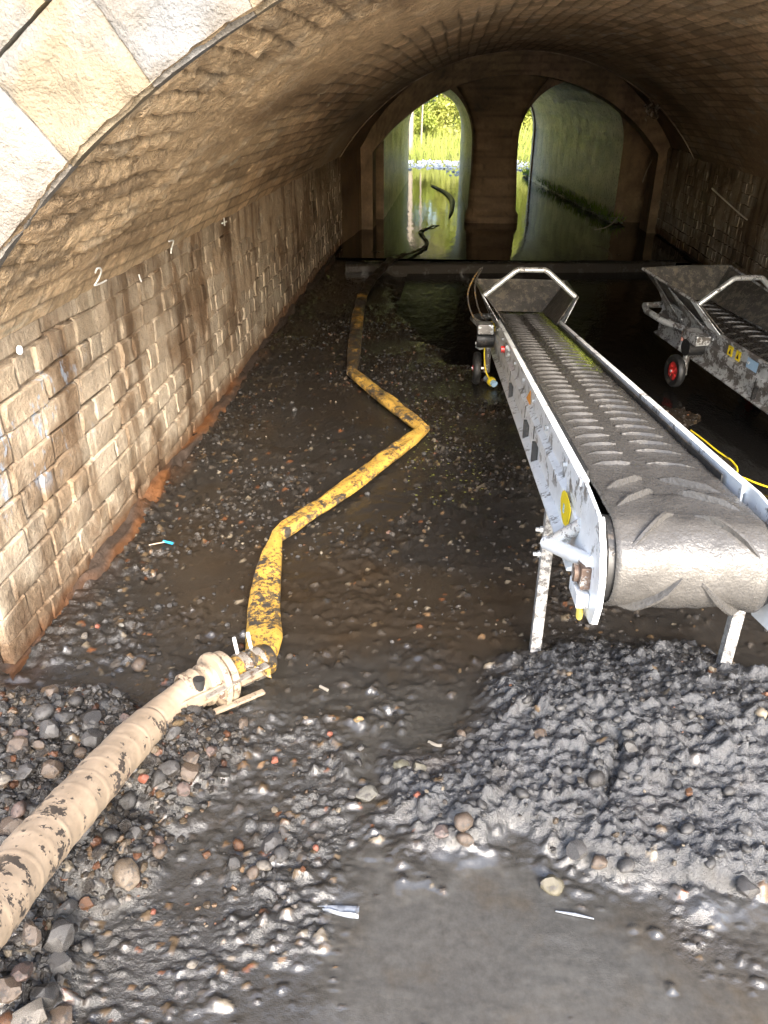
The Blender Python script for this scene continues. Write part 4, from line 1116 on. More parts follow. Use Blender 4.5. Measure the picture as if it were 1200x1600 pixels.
    for s2 in (-1, 1):
        plate([(L - .03, s2 * .15, 0), (ub, s2 * vb, wb), (uh, s2 * vh, wh), (uf, s2 * .15, .012)], 'hopper_panel', M['hopper'])
        MB().tube([T(ub, s2 * (vb + .004), wb), T(uh, s2 * (vh + .004), wh)], .008, 8).build('hopper_rim', M['hopper'] if first else M['galvd'], t, True)
        # pale folded front gussets
        plate([(uf - .03, s2 * (hw + .014), .02), (uf + .10, s2 * (hw + .016), .02), (uh + .07, s2 * (vh + .012), wh - .005), (uh - .01, s2 * (vh + .016), wh)], 'gusset', M['galv'], .004)
        plate([(uf + .10, s2 * (hw + .018), .0), (uf + .34, s2 * (hw + .018), .0), (uh + .34, s2 * (vh + .020), wh)], 'gusset', M['galvd'], .004)
        plate([(L - .30, s2 * (hw + .018), -.03), (L - .14, s2 * (hw + .018), -.03), (ub - .12, s2 * (vb - .01), wb - .01)], 'gusset', M['galvd'], .004)
    # grab rail over the hopper
    hp = [T(uh, -vh, wh - .004), T(uh - .01, -.095, .288), T(uh - .012, -.075, .298), T(uh - .012, .075, .298), T(uh - .01, .095, .288), T(uh, vh, wh - .004)]
    hp = [hp[0], hp[0].lerp(hp[1], .5)] + hp[1:5] + [hp[4].lerp(hp[5], .5), hp[5]]
    MB().tube(hp, .0150, 14).build('grab_rail', M['steel'], t, True)
    # bumper loop and motor beneath the hopper
    MB().tube([T(L - .45, -hw - .01, -.06), T(L - .30, -hw - .10, -.05), T(L - .10, -hw - .13, -.04), T(L + .02, -hw - .09, -.04), T(L + .03, -hw + .05, -.04)], .020, 12).build('bumper_loop', M['galvd'], t, True)
    mt = MB().tube([T(L - .62, -hw - .02, -.10), T(L - .62, -hw - .12, -.10)], .050, 18).build('motor', M['rubber'], t, True)
    MB().box((L - .72, hw + .03, -.06), (L - .55, hw + .12, -.005), lambda u, v, w: T(u, -v, w)).build('terminal_box', M['galvd'], mt, bevel=.005)
    if not first: MB().tube([T(L - .53, -hw - .085, -.035), T(L - .525, -hw - .085, -.035)], .020, 14).build('box_sticker', M['yellow'], mt)
    # wheels on their stub legs
    inv = Matrix.Rotation(-R(yaw), 3, 'Z')
    for s2 in (-1, 1):
        q = T(3.27, s2 * (hw + .045), -.08); lx, ly = q.x, q.y
        wx = lx + s2 * .062
        MB().tube([(lx, ly, q.z + .01), (lx, ly + .004, .16), (lx, ly + .006, .075)], .021, 14).build('wheel_leg', M['galvd'], t, True)
        MB().tube([(lx - s2 * .05, ly, q.z - .005), (lx + s2 * .03, ly, q.z - .005)], .016, 10).build('leg_bracket', M['galvd'], t, True)
        MB().tube([(lx, ly, .10), (wx + s2 * .03, ly, .10)], .009, 8).build('axle', M['steel'], t, True)
        wh_ = bpy.data.objects.new('wheel', None); COL.objects.link(wh_); wh_.parent = t; wh_.location = (wx, ly, .10); wh_.empty_display_size = .05
        mb = MB(); prof_ = [(.058, -.018), (.075, -.024), (.090, -.022), (.098, -.012), (.100, 0), (.098, .012), (.090, .022), (.075, .024), (.058, .018)]; n = 36
        V = [(w_, r_ * math.cos(2 * math.pi * k / n), r_ * math.sin(2 * math.pi * k / n)) for (r_, w_) in prof_ for k in range(n)]
        F = [(i * n + k, i * n + (k + 1) % n, (i + 1) * n + (k + 1) % n, (i + 1) * n + k) for i in range(8) for k in range(n)]
        mb.add(V, F).build('tyre', M['rubber'], wh_, True)
        mb = MB(); mb.tube([(-.012, 0, 0), (.012, 0, 0)], .056, 24); mb.tube([(-.026, 0, 0), (.026, 0, 0)], .017, 12)
        for k in range(4): an = math.pi / 4 + k * math.pi / 2; mb.tube([(-.020, .034 * math.cos(an), .034 * math.sin(an)), (.020, .034 * math.cos(an), .034 * math.sin(an))], .013, 10)
        mb.build('rim', M['red'], wh_, True)
        # shackle and grip hanging above the wheel
        if s2 < 0:
            mb = MB(); mb.tube([(lx - .02, ly - .01, .235), (lx - .05, ly - .02, .228), (lx - .075, ly - .02, .245)], .008, 8); mb.tube([(lx - .065, ly - .02, .24), (lx - .062, ly - .02, .30)], .006, 8); mb.tube([(lx - .08, ly - .02, .262), (lx - .05, ly - .02, .262)], .010, 8)
            mb.build('shackle', M['steel'], t, True)
            MB().tube([(lx - .062, ly - .02, .295), (lx - .060, ly - .02, .345)], .012, 10).build('grip', M['pink'], t, True)
            if first:
                MB().tube(smooth_path([(lx + .01, ly - .03, .40), (lx - .015, ly - .035, .33), (lx - .022, ly - .04, .2), (lx - .004, ly - .06, .09), (lx + .03, ly - .09, .05)], .02), .0045, 6).build('yellow_cable', M['yellow'], t, True)
                MB().tube(smooth_path([(lx + .02, ly - .03, .39), (lx + .03, ly - .05, .35), (lx + .0, ly - .04, .33), (lx - .02, ly - .03, .37)], .02), .0045, 6).build('yellow_cable', M['yellow'], t, True)
                MB().tube(smooth_path([(lx - .01, ly, .38), (lx - .10, ly - .01, .42), (lx - .14, ly, .55), (lx - .10, ly + .02, .66), (lx - .06, ly + .03, .70), (lx - .10, ly + .03, .60), (lx - .07, ly + .01, .46), (lx - .01, ly, .385)], .02), .0050, 6).build('hanging_cable', M['hosedark'], t, True)
    # discharge-end legs
    if first:
        Mi = Matrix.Rotation(-R(yaw), 3, 'Z')
        def loc(p, z=None):
            v = Mi @ Vector((p[0] - x0, p[1] - y0, 0)); v.z = p[2] if z is None else z; return v
        fL = at(837, 1004, .04); fR = at(1130, 1038, .06)
        for f_, zt in ((fL, .535), (fR, .50)):
            b = loc(f_); w_ = .017
            lg = MB().box((b.x - w_, b.y - w_, -.05), (b.x + w_, b.y + w_, zt)).build('leg', M['gritty'], t, bevel=.003)
            if f_ is fL:
                for z_ in (.46, .375): MB().tube([(b.x - w_ - .022, b.y, z_), (b.x - w_ + .004, b.y, z_)], .007, 8).tube([(b.x - w_ - .009, b.y, z_), (b.x - w_ - .001, b.y, z_)], .011, 6).build('leg_bolt', M['steel'], lg)
        a_, b_ = loc(fL), loc(fR)
        MB().tube([(a_.x + .01, a_.y, .50), (b_.x - .01, b_.y, .48)], .016, 8).build('cross_bar', M['galvd'], t, True)
        # green flecks along one edge of the belt
    else:
        for s2 in (-1, 1):
            q = T(.25, s2 * (hw + .03), -.15); zt = max(q.z, .16)
            MB().box((q.x - .017, q.y - .017, -.05), (q.x + .017, q.y + .017, zt)).build('leg', M['gritty'], t)
    return t
conveyor(.495, 1.42, .84, 7.8, .65, 'bright galvanised belt conveyor with yellow sticker, its muddy drum end raised over the spoil pile', True)
conveyor(2.443, 1.588, .207, -3.0, 13.8, 'dirtier belt conveyor at the right edge with yellow warning labels and a red-hubbed wheel', False)

# plug on the end of the yellow cable
b = at(768, 600, .03)
t = empty('cable_plug', (float(b[0]), float(b[1]), 0), 'yellow and grey cable plug lying in the mud beside the conveyor wheel', 'plug')
MB().tube([(-.035, .05, .05), (-.01, .02, .045)], .020, 12).build('plug_shell', M['plastic'], t, True)
MB().tube([(-.008, .018, .045), (.006, 0, .04)], .027, 12).build('plug_ring', M['yellow'], t, True)
MB().tube([(.006, 0, .04), (.018, -.018, .035)], .021, 12).build('plug_face', M['sky_blue'], t, True)

# yellow cables on the floor between the conveyors
def ground_cable(pix, label, r=.0042, mat='yellow', z=.006):
    P = [at(px, py, 0) for px, py in pix]; b = P[0]
    P = smooth_path([(p[0] - b[0], p[1] - b[1], 0) for p in P], .02)
    P = [Vector((p.x, p.y, max(z, gz(p.x + b[0], p.y + b[1]) + r * .5, ))) for p in P]
    o = MB().tube(P, r, 8).build('cable', M[mat], None, True, loc=(float(b[0]), float(b[1]), 0)); return tag(o, label, 'cable')
ground_cable([(1079, 674), (1098, 688), (1120, 706), (1140, 720), (1151, 732), (1150, 742), (1140, 747)], 'short yellow cable curling in the black water beside the belt rail')
ground_cable([(1136, 743), (1160, 748), (1185, 758), (1230, 772), (1300, 790)], 'yellow cable running off towards the second conveyor frame')

# ================================================================== LOOSE STONES
def rock_mesh(name, seed, sub=2, mat=None, angular=.35):
    bm = bmesh.new(); bmesh.ops.create_icosphere(bm, subdivisions=sub, radius=1)
    rs = random.Random(seed); sc = Vector((1, rs.uniform(.65, .95), rs.uniform(.5, .8))); off = Vector((seed * 3.1, seed * 1.7, 0))
    cuts = [(Vector((rs.uniform(-1, 1), rs.uniform(-1, 1), rs.uniform(-1, 1))).normalized(), rs.uniform(.50 if angular > .3 else .62, .80)) for _ in range(9 if angular > .3 else 4)]
    for v in bm.verts:
        p = v.co.copy(); d = 1 + .22 * mnoise.noise(p * 1.1 + off) + .07 * mnoise.noise(p * 3 + off)
        p *= d
        for nrm, h in cuts:
            q = p.dot(nrm)
            if q > h: p -= nrm * (q - h) * .96
        v.co = Vector((p.x * sc.x, p.y * sc.y, p.z * sc.z))
    me = bpy.data.meshes.new(name); bm.to_mesh(me); bm.free()
    me.polygons.foreach_set('use_smooth', [True] * len(me.polygons)); me.set_sharp_from_angle(angle=R(24 if angular > .3 else 50)); me.materials.append(mat or M['cobble']); return me
ROUND = [rock_mesh('cobble', i, 2, None, .2) for i in range(7)]; ANG = [rock_mesh('cobble', 20 + i, 2, None, .5) for i in range(8)]
ROCKS = ROUND + ANG
def place_rock(px, py, r, label, cat='stone', name='cobble', mat=None, mesh=None, sink=.3, z=None, group=None, rot=None):
    p = at(px, py, .02 if z is None else z); zz = gz(p[0], p[1]) if z is None else z
    p = at(px, py, zz + r * .3)
    me = mesh or random.choice(ROCKS)
    if mat:
        me = me.copy(); me.materials.clear(); me.materials.append(mat)
    o = link(name, me); o.location = (p[0], p[1], zz + r * (.62 - sink)); o.scale = (r, r, r)
    o.rotation_euler = (random.uniform(-.3, .3), random.uniform(-.3, .3), random.uniform(0, 6.28) if rot is None else rot)
    return tag(o, label, cat, group)

# single ones that can be pointed out
mats = lambda c, rough=.26: m_flat('stone_tint', tuple(q * .5 for q in c), rough, 0, .55, 30, .5, .42, (.035, .031, .028), 2.2)
grey = mats((.12, .115, .11)); warm = mats((.15, .11, .08)); orange = mats((.16, .07, .028)); pale = mats((.27, .24, .20)); pinkish = mats((.18, .125, .105)); dark = mats((.05, .047, .044))
S = [
 (216, 1039, .026, 'round brown cobble standing alone in the mud between wall and coupling', warm),
 (34, 1123, .024, 'cream rounded stone at the upper edge of the gravel heap near the wall corner', pale),
 (30, 1167, .030, 'flat oval grey-brown stone at the far left below the cream stone', warm),
 (61, 1164, .018, 'small tan pebble touching the flat oval stone at the left', warm),
 (6, 1218, .016, 'yellowish cream pebble cut by the left picture edge', pale),
 (30, 1264, .020, 'reddish pebble in the heap left of the tan hose', pinkish),
 (141, 1133, .024, 'grey angular stone at the top of the gravel heap behind the hose', grey),
 (132, 975 + 19, .016, 'pale flat stone at the foot of the wall by the rusty ledge', pale),
 (189, 978, .014, 'small white block-shaped stone near the wall foot', mats((.42, .40, .35))),
 (86, 1073, .013, 'small pale stone just below the wall corner', pale),
 (181, 1078, .010, 'small orange pebble between wall corner and hose coupling', orange),
 (135, 1412, .019, 'glossy orange-brown pebble beside the heap edge below the hose', orange),
 (90, 1467, .040, 'large squarish grey cobble, biggest at the lower left', grey),
 (49, 1460, .030, 'tapered grey-brown cobble left of the large squarish one', warm),
 (35, 1518, .027, 'pinkish pitted cobble below the large grey ones', pinkish),
 (10, 1545, .030, 'pale tan cobble at the left edge under the pitted one', warm),
 (48, 1590, .046, 'long pale slab-like stone at the bottom left corner', pale),
 (68, 1560, .040, 'dark bluish-grey angular stone leaning behind the pale slab', dark),
 (96, 1590, .030, 'brown stone at the bottom beside the pale slab', warm),
 (8, 1595, .022, 'orange-tan pebble in the bottom left corner', orange),
 (172, 1412, .022, 'speckled grey pebble at the muddy edge of the heap', grey),
 (137, 1478, .018, 'small wet grey pebble right of the large squarish cobble', grey),
 (265, 1200, .030, 'grey angular cobble right of the hose under the coupling', grey),
 (330, 1175, .024, 'reddish-brown cobble on the right side of the heap', pinkish),
 (300, 1185, .024, 'dull purple-brown cobble beside the reddish one', warm),
 (285, 1235, .022, 'pointed pinkish-grey stone in the right half of the heap', pinkish),
 (345, 1205, .028, 'dark muddy cobble at the right tip of the heap', dark),
 (380, 1130, .024, 'flat-topped brown stone in the water right of the coupling', warm),
 (367, 1150, .017, 'small cream and black stone by the coupling', pale),
 (275, 1145, .040, 'long tan stone wedged under the tan hose', mats((.34, .24, .13))),
 (247, 1330, .022, 'brown pebble below the mud lump on the heap edge', warm),
 (425, 1318, .030, 'largest grey angular stone of the little group at the bottom centre', grey),
 (438, 1335, .022, 'rounded grey stone leaning on the largest of the little group', grey),
 (366, 1350, .030, 'wedge of grey stone left of the little group', dark),
 (413, 1352, .020, 'pale triangular stone below the little group', pale),
 (397, 1362, .018, 'narrow brown stone beside the pale triangular one', warm),
 (373, 1320, .016, 'orange-brown pebble above the grey wedge', orange),
 (323, 1335, .013, 'tiny orange pebble in the wet mud left of the little group', orange),
 (574, 1240, .032, 'smooth round greenish-grey cobble at the left of the spoil spread', mats((.20, .19, .16), .2)),
 (552, 1240, .018, 'smaller grey cobble left of the smooth round one', grey),
 (628, 1200, .024, 'greenish angular cobble above the spoil spread', mats((.17, .16, .11), .25)),
 (654, 1200, .026, 'second greenish angular cobble, beside the first', mats((.2, .18, .13), .25)),
 (560, 1190, .016, 'small dark cobble at the very tip of the spoil spread', dark),
 (563, 1168, .014, 'small rounded stone beyond the tip of the spoil spread', grey),
 (692, 1298, .024, 'pink triangular stone in the hollow of the spoil spread', mats((.26, .20, .18), .25)),
 (722, 1283, .026, 'brown blocky stone behind the pink triangular one', warm),
 (727, 1312, .022, 'rusty-brown lump right of the pink triangular stone', warm),
 (862, 1381, .027, 'glossy olive-tan pebble at the edge of the smooth slurry', mats((.17, .15, .10), .12)),
 (900, 1330, .030, 'grey lumpy stone at the lower edge of the pile', grey),
 (978, 1352, .026, 'angular grey stone at the lower edge of the pile, right of the lumpy one', grey),
 (935, 1348, .020, 'muddy brown stone between the two grey stones at the pile edge', warm),
 (932, 1218, .026, 'dark round cobble half buried in the middle of the pile', dark),
 (986, 1168, .024, 'grey cobble on the upper slope of the pile', grey),
 (720, 1185 - 37, .020, 'brownish flat stone at the left shoulder of the pile', warm),
 (846, 1148, .022, 'tan stone on the left upper slope of the pile', warm),
 (1075, 1237, .012, 'small orange chip on the right side of the pile', orange),
 (1170, 1390, .030, 'muddy grey block at the lower right of the pile', grey),
 (560, 1124, .015, 'small golden stone in the wet mud in front of the pile', mats((.36, .25, .11))),
 (265, 938 + 8, .012, 'grey cobble in the puddle near the wall', grey),
 (272, 943, .014, 'small dark stone in the puddle near the wall, next to the grey one', dark),
 (248, 948, .016, 'muddy lump of stone in the puddle near the wall', dark),
 (301, 1507, .013, 'white pebble in the mud at the bottom left of centre', pale),
 (420, 757, .022, 'dark wedge stone on the grit left of the yellow hose', dark),
 (460, 640, .022, 'grey stone halfway along the wall side of the hose', grey),
]
for i, (px, py, r, lab, m_) in enumerate(S):
    place_rock(px, py, r * 1.05, lab, mat=m_, mesh=ROCKS[i % len(ROCKS)] if r < .028 else ANG[i % len(ANG)])
for (px, py, r, lab) in [(224, 1217, .020, 'bright red brick fragment in the gravel right of the hose'), (152, 979, .014, 'orange brick chip near the wall foot'), (430, 1188, .016, 'red brick chip in the wet mud beyond the heap'), (515, 1147, .013, 'small red brick chip in front of the spoil spread'), (652, 1243, .014, 'pale red brick chip in the spoil spread'), (493, 1325, .012, 'dark red brick chip left of the spoil spread'), (240, 1465 - 40, .010, 'tiny orange brick chip in the shallow water')]:
    place_rock(px, py, r, lab, 'brick fragment', 'brick_fragment', M['brick'], ANG[1])

TINTS = [('blackish', M['cobble']), ('dark grey', dark), ('grey', grey), ('brown', warm), ('purplish-pink', pinkish), ('charcoal', mats((.03, .029, .028), .2)), ('pale tan', mats((.22, .17, .12))), ('rusty orange', orange)]
_tc = {}
def tinted(ki, ti):
    if (ki, ti) not in _tc:
        m2 = ROCKS[ki].copy(); m2.materials.clear(); m2.materials.append(TINTS[ti][1]); _tc[ki, ti] = m2
    return _tc[ki, ti]
# the gravel heap
placed = [(at(px, py, .05)[0], at(px, py, .05)[1], r) for px, py, r, _, _ in S]
cnt = 0; tries = 0; heap = []
while cnt < 292 and tries < 30000:
    tries += 1
    x = -1.32 + 1.1 * rng.random(); y = .72 + 1.25 * rng.random()
    if look(x, y, m_heap) < .35: continue
    r = .017 + .026 * rng.random() ** 1.5
    if y > 1.5: r *= .85
    if y < 1.25: r *= 1.15
    if any((x - a) ** 2 + (y - b) ** 2 < ((r + c) * .80) ** 2 for a, b, c in placed): continue
    # project: only what the photograph can show
    d = np.array([x, y, .1]) - np.array([0, 0, EYE]); k = d @ _fw; u = 600 + 1200 * (d @ _rt) / k; v = 800 - 1200 * (d @ _cu) / k
    if u < -60 or v > 1680: continue
    placed.append((x, y, r)); cnt += 1
    ki = int(rng.integers(0, len(ROCKS))) if rng.random() < .45 else int(rng.integers(len(ROUND), len(ROCKS))); ti = int(rng.choice(len(TINTS), p=[.33, .23, .17, .13, .05, .05, .03, .01]))
    word, tm = TINTS[ti]; me = tinted(ki, ti)
    o = link('cobble', me); z = gz(x, y); o.location = (x, y, z + r * .34); o.scale = (r, r, r); o.rotation_euler = (rng.random() * .8, rng.random() * .8, rng.random() * 6.28)
    side = u < 330 - (v - 1080) * .75
    zone = ('heaped by the wall corner' if side and v < 1190 else 'beside the left picture edge' if u < 60 and v < 1500 else 'along the upper side of the tan hose' if side else 'under the hose coupling' if v < 1180 else
            'on the heap right of the hose' if v < 1290 else 'near the mud lump on the heap' if v < 1400 else 'among the big cobbles at bottom left')
    size = 'tiny' if r < .017 else 'small' if r < .022 else 'middling' if r < .029 else 'large'
    shape = 'rounded' if ki < len(ROUND) else 'angular'
    tag(o, '%s %s %s cobble %s' % (size, shape, word, zone), 'stone', 'cobbles of the gravel heap')
# finer gravel filling the gaps, far too many to count
def gravel(name, pts, mat, meshes):
    co = []; fa = []; base = 0; cl = []
    src = []
    for me in meshes:
        v = np.array([q.co for q in me.vertices]); f = np.array([q.vertices for q in me.polygons]); src.append((v, f))
    for (x, y, z, r, c) in pts:
        v, f = src[rng.integers(0, len(src))]; a = rng.random() * 6.28; ca, sa = math.cos(a), math.sin(a)
        w = v * r; w = np.stack([w[:, 0] * ca - w[:, 1] * sa, w[:, 0] * sa + w[:, 1] * ca, w[:, 2]], 1) + (x, y, z)
        co.append(w); fa.append(f + base); base += len(v); cl.append(np.tile([*c, 1], (len(v), 1)))
    me = mesh_np(name, np.vstack(co), np.vstack(fa), mat, meshes is not SM, np.vstack(cl)); return tag(link(name, me), kind='stuff')
SM = [rock_mesh('grit_grain', 60 + i, 1, None, .4) for i in range(6)]
GR = m_attr('wet_grit', .42, .8, .006, 60, 200, .4, .7)
pts = []
while len(pts) < 4200:
    x = -1.36 + 1.25 * rng.random(); y = .6 + 1.5 * rng.random(); m_ = look(x, y, m_heap)
    if rng.random() > m_: continue
    c = pal[rng.integers(0, len(pal) if rng.random() < .3 else 2)] * (.25 + .4 * rng.random()); r = .006 + .013 * rng.random() ** 2
    pts.append((x, y, gz(x, y) + r * .3, r, c))
gravel('gravel', pts, GR, SM)
pts = []
while len(pts) < 3000:
    y = 1.0 + 5.0 * rng.random() ** 1.3; x = -1.25 + 3.2 * rng.random()
    if x > .5 + .3 * y or look(x, y, m_slur) > .1 or look(x, y, m_pool) > .3 or look(x, y, m_heap) > .5: continue
    w = look(x, y, rough_m) * .8 + .10
    w *= 1 - .35 * look(x, y, m_str)
    if look(x, y, m_pile) > .5: w = .25
    if rng.random() > w: continue
    q = rng.random(); r = .0035 + .010 * rng.random() ** 3 + (.003 if y > 2.5 else 0)
    c = pal[rng.integers(0, 2 if q < .75 else len(pal))] * (.35 + .5 * rng.random())
    pts.append((x, y, gz(x, y) + r * .25, r, c))
gravel('grit', pts, GR, SM)
# lumps of wet spoil on the pile
pts = []
while len(pts) < 330:
    x = -.2 + 1.9 * rng.random(); y = .95 + 1.15 * rng.random()
    m_ = look(x, y, m_pile)
    if m_ < .5 or rng.random() > .25 + .75 * (1 - look(x, y, smooth_zone)): continue
    r = .004 + .016 * rng.random() ** 4; c = np.array([.042, .041, .040]) * (.7 + .5 * rng.random()) if rng.random() < .93 else pal[rng.integers(2, 6)]
    pts.append((x, y, gz(x, y) + r * .1, r, c))
gravel('spoil_lumps', pts, GR, [rock_mesh('lump', 80 + i, 2, None, .2) for i in range(6)])
# glints on the mud between hose and conveyor, put in as green flecks
V = []; F = []
for k in range(420):
    px = 640 + 130 * rng.random() + 40 * rng.normal() * .3; py = 560 + 230 * rng.random() ** 1.2; p = at(px, py, 0); z = max(gz(p[0], p[1]), -.015) + .003
    r = .0015 + .0035 * rng.random() ** 2; a = rng.random() * 6; b = len(V)
    for q in range(5): V.append((p[0] + r * math.cos(a + q * 1.257) * 1.5, p[1] + r * math.sin(a + q * 1.257), z))
    F.append((b, b + 1, b + 2, b + 3, b + 4))
o = MB().add(V, F).build('glint_flecks', M['glint']); o['kind'] = 'stuff'

# ================================================================== LITTER
def ground_obj(px, py): p = at(px, py, 0); return p, gz(p[0], p[1])
p, z = ground_obj(264, 853)
o = MB().tube([(-.022, .006, .012), (.020, -.008, .012)], .0055, 10).build('plastic_tube', M['blue'], None, True, loc=(float(p[0]), float(p[1]), z)); tag(o, 'small bright blue plastic tube lying near the wall', 'litter')
p, z = ground_obj(249, 857)
o = MB().tube([(-.035, -.012, .010), (.020, .012, .012)], .0025, 6).build('straw', M['tan'], None, True, loc=(float(p[0]), float(p[1]), z)); tag(o, 'thin tan stalk beside the blue tube', 'twig')
a, b = at(475, 1421, .006), at(561, 1424, .006); c = (a + b) / 2; Lh = np.linalg.norm(b - a) / 2
V = []; n = 22
for i in range(n):
    f = i / (n - 1); x = -Lh + 2 * Lh * f; w = .003 + .010 * sstep(.1, .95, np.array(f)); cr = .002 * math.sin(f * 17)
    for k, (yy, zz) in enumerate(((-w, .001), (-w * .4, .008 + cr), (w * .2, .003 - cr), (w, .007))): V.append((x, yy + .003 * math.sin(f * 5), float(zz)))
mb = MB().add(V, [(i * 4 + k, (i + 1) * 4 + k, (i + 1) * 4 + k + 1, i * 4 + k + 1) for i in range(n - 1) for k in range(3)])
o = mb.build('plastic_strip', M['plastic'], None, True, loc=(float(c[0]), float(c[1]), gz(c[0], c[1]) + .002)); o.rotation_euler = (0, 0, math.atan2(b[1] - a[1], b[0] - a[0]))
s_ = o.modifiers.new('t', 'SOLIDIFY'); s_.thickness = .0015; tag(o, 'crumpled grey plastic strip tapering to a point on the smooth mud', 'litter')
a, b = at(868, 1424, .006), at(928, 1436, .006); c = (a + b) / 2; d = (b - a) / 2
o = MB().tube([tuple(-d * np.array([1, 1, 0])), (0, 0, .002), tuple(d * np.array([1, 1, 0]))], [.0015, .0035, .0015], 7).build('twig', M['plastic'], None, True, loc=(float(c[0]), float(c[1]), gz(c[0], c[1]) + .004)); tag(o, 'thin pale twig lying in the smooth slurry', 'twig')
a, b = at(1140, 1040, .1), at(1200, 1060, .1)
for pts_, lab in (([(670, 1158), (682, 1166), (690, 1168)], 'short curved shell-like sliver left of the pile'), ([(500, 1070), (512, 1078)], 'short pale stick in the wet mud')):
    P = [at(x, y, .01) for x, y in pts_]; b0 = P[0]
    P = [(q[0] - b0[0], q[1] - b0[1], gz(q[0], q[1]) + .004) for q in P]
    o = MB().tube(P, .005, 7).build('sliver', M['shell'], None, True, loc=(float(b0[0]), float(b0[1]), 0)); tag(o, lab, 'twig')
# twigs in the far chamber
for (pp, y_, lab) in (([(1035, 217), (1024, 240), (1010, 268), (1004, 285)], 10.9, 'long thin pale stem hanging against the far right corner of the chamber'), ([(929, 359), (945, 356), (958, 348), (966, 338)], 10.2, 'pale bent stalk sticking out of the water near the right wall'), ([(1112, 294), (1138, 318), (1170, 345), (1196, 357)], 7.4, 'thin pale root hanging along the brown side wall')):
    P = [aty(x, y, y_) for x, y in pp]; b0 = P[-1]; z0_ = 0
    o = MB().tube(smooth_path([(q[0] - b0[0], q[1] - b0[1], q[2]) for q in P], .05), .007, 6).build('hanging_stem', M['bark'], None, True, loc=(float(b0[0]), float(b0[1]), 0)); tag(o, lab, 'stem')
# small ferns and moss on masonry
p = aty(1022, 168, 9.42); V = []; F = []
for k in range(90):
    q = Vector(rng.normal(size=3)) * .045; n_ = Vector(rng.normal(size=3)).normalized() * .03; m2 = n_.cross(Vector((0, 0, 1))).normalized() * .014; b = len(V)
    V += [q - n_, q + m2, q + n_, q - m2]; F.append((b, b + 1, b + 2, b + 3))
o = MB().add(V, F).build('fern_tuft', M['bark'], None, loc=tuple(map(float, p))); tag(o, 'small withered fern tuft growing at the end edge of the vault', 'plant')

# ================================================================== BEYOND THE BARRELS
def leaf_cloud(n, center, rad, size, seed, drop=.0, shell=.4):
    rs = np.random.default_rng(seed); V = np.zeros((n * 4, 3)); C = np.zeros((n * 4, 4))
    cl = rs.normal(size=(max(6, n // 220), 3)); cl /= np.linalg.norm(cl, axis=1)[:, None]; cl *= (rs.random((len(cl), 1)) ** .45)
    pick = cl[rs.integers(0, len(cl), n)] + rs.normal(size=(n, 3)) * .20
    P = pick * np.array(rad) + np.array(center)
    a = rs.normal(size=(n, 3)); a /= np.linalg.norm(a, axis=1)[:, None]; b = np.cross(a, rs.normal(size=(n, 3))); b /= np.linalg.norm(b, axis=1)[:, None]
    s = size * (.6 + .8 * rs.random((n, 1)))
    V[0::4] = P - a * s; V[1::4] = P + b * s * .42; V[2::4] = P + a * s; V[3::4] = P - b * s * .42
    tone = (.65 + .7 * rs.random((n, 1)))
    for k in range(4): C[k::4, :3] = tone * np.array([1, 1, 1]); C[k::4, 3] = 1
    return V, np.arange(n * 4).reshape(-1, 4), C
def bush(x, y, z, rad, n, size, mat, label, seed, cat='bush', name='bush', stems=7):
    t = empty(name, (x, y, z), label, cat, 'bushes on the far bank')
    V, F, C = leaf_cloud(n, (0, 0, rad[2] * .9), rad, size, seed)
    link('foliage', mesh_np('foliage', V, F, mat, False, C), t)
    mb = MB(); rs = random.Random(seed)
    for k in range(stems):
        q = Vector((rs.uniform(-.7, .7) * rad[0], rs.uniform(-.5, .5) * rad[1], rad[2] * rs.uniform(1.0, 1.7)))
        mb.tube(smooth_path([(rs.uniform(-.1, .1), rs.uniform(-.1, .1), -.1), q * .5 + Vector((rs.uniform(-.1, .1), 0, .1)), q], .15), .016, 6)
    mb.build('stems', M['bark'], t, True)
def gzf(x, y): return max(0, gz(x, y))
B = [(-1.25, 20.6, (.55, .5, .55), 2600, .055, 'leaf', 'bright green leafy bush at the left of the far opening'),
     (-.45, 21.0, (.55, .5, .62), 3000, .055, 'leaf', 'sunlit yellow-green bush in the middle of the far bank'),
     (.25, 20.7, (.5, .45, .55), 2600, .055, 'leaf', 'bushy lime-green shrub to the right of the middle bush'),
     (.95, 21.0, (.6, .5, .6), 2600, .06, 'leafd', 'darker bush seen through the slit of the second barrel'),
     (1.9, 21.6, (.8, .6, .8), 2600, .07, 'leaf', 'tall bush at the right end of the far bank'),
     (-2.4, 21.4, (.9, .6, .9), 2600, .07, 'leafd', 'shaded bush at the left end of the far bank')]
for i, (x, y, rad, n, sz, m_, lab) in enumerate(B): bush(x, y + 3.2, gzf(x, y + 3.2) - .15, rad, n, sz, M[m_], lab, 300 + i)
def tree(x, y, h, r0, lean, crown, n, mat, bark, label, seed):
    y += 3.0; z = gzf(x, y) - .1
    t = empty('tree', (x, y, z), label, 'tree', 'trees beyond the tunnel'); rs = random.Random(seed)
    P = smooth_path([(0, 0, -.2), (lean * .3, .05, h * .3), (lean * .7, 0, h * .6), (lean, .1, h * .9)], .3)
    tr = MB().tube(P, [r0 * (1 - .6 * i / len(P)) for i in range(len(P))], 12)
    for k in range(8):
        f = .35 + .07 * k; q = P[int(f * (len(P) - 1))]; e = q + Vector((rs.uniform(-1, 1), rs.uniform(-.8, .8), rs.uniform(.4, 1.0))) * crown[0] * .8
        tr.tube(smooth_path([q, q.lerp(e, .5) + Vector((0, 0, .1)), e], .2), r0 * .28, 6)
    tr.build('trunk', bark, t, True)
    V, F, C = leaf_cloud(n, (lean, 0, h * .95), crown, .085, seed)
    link('crown', mesh_np('crown', V, F, mat, False, C), t)
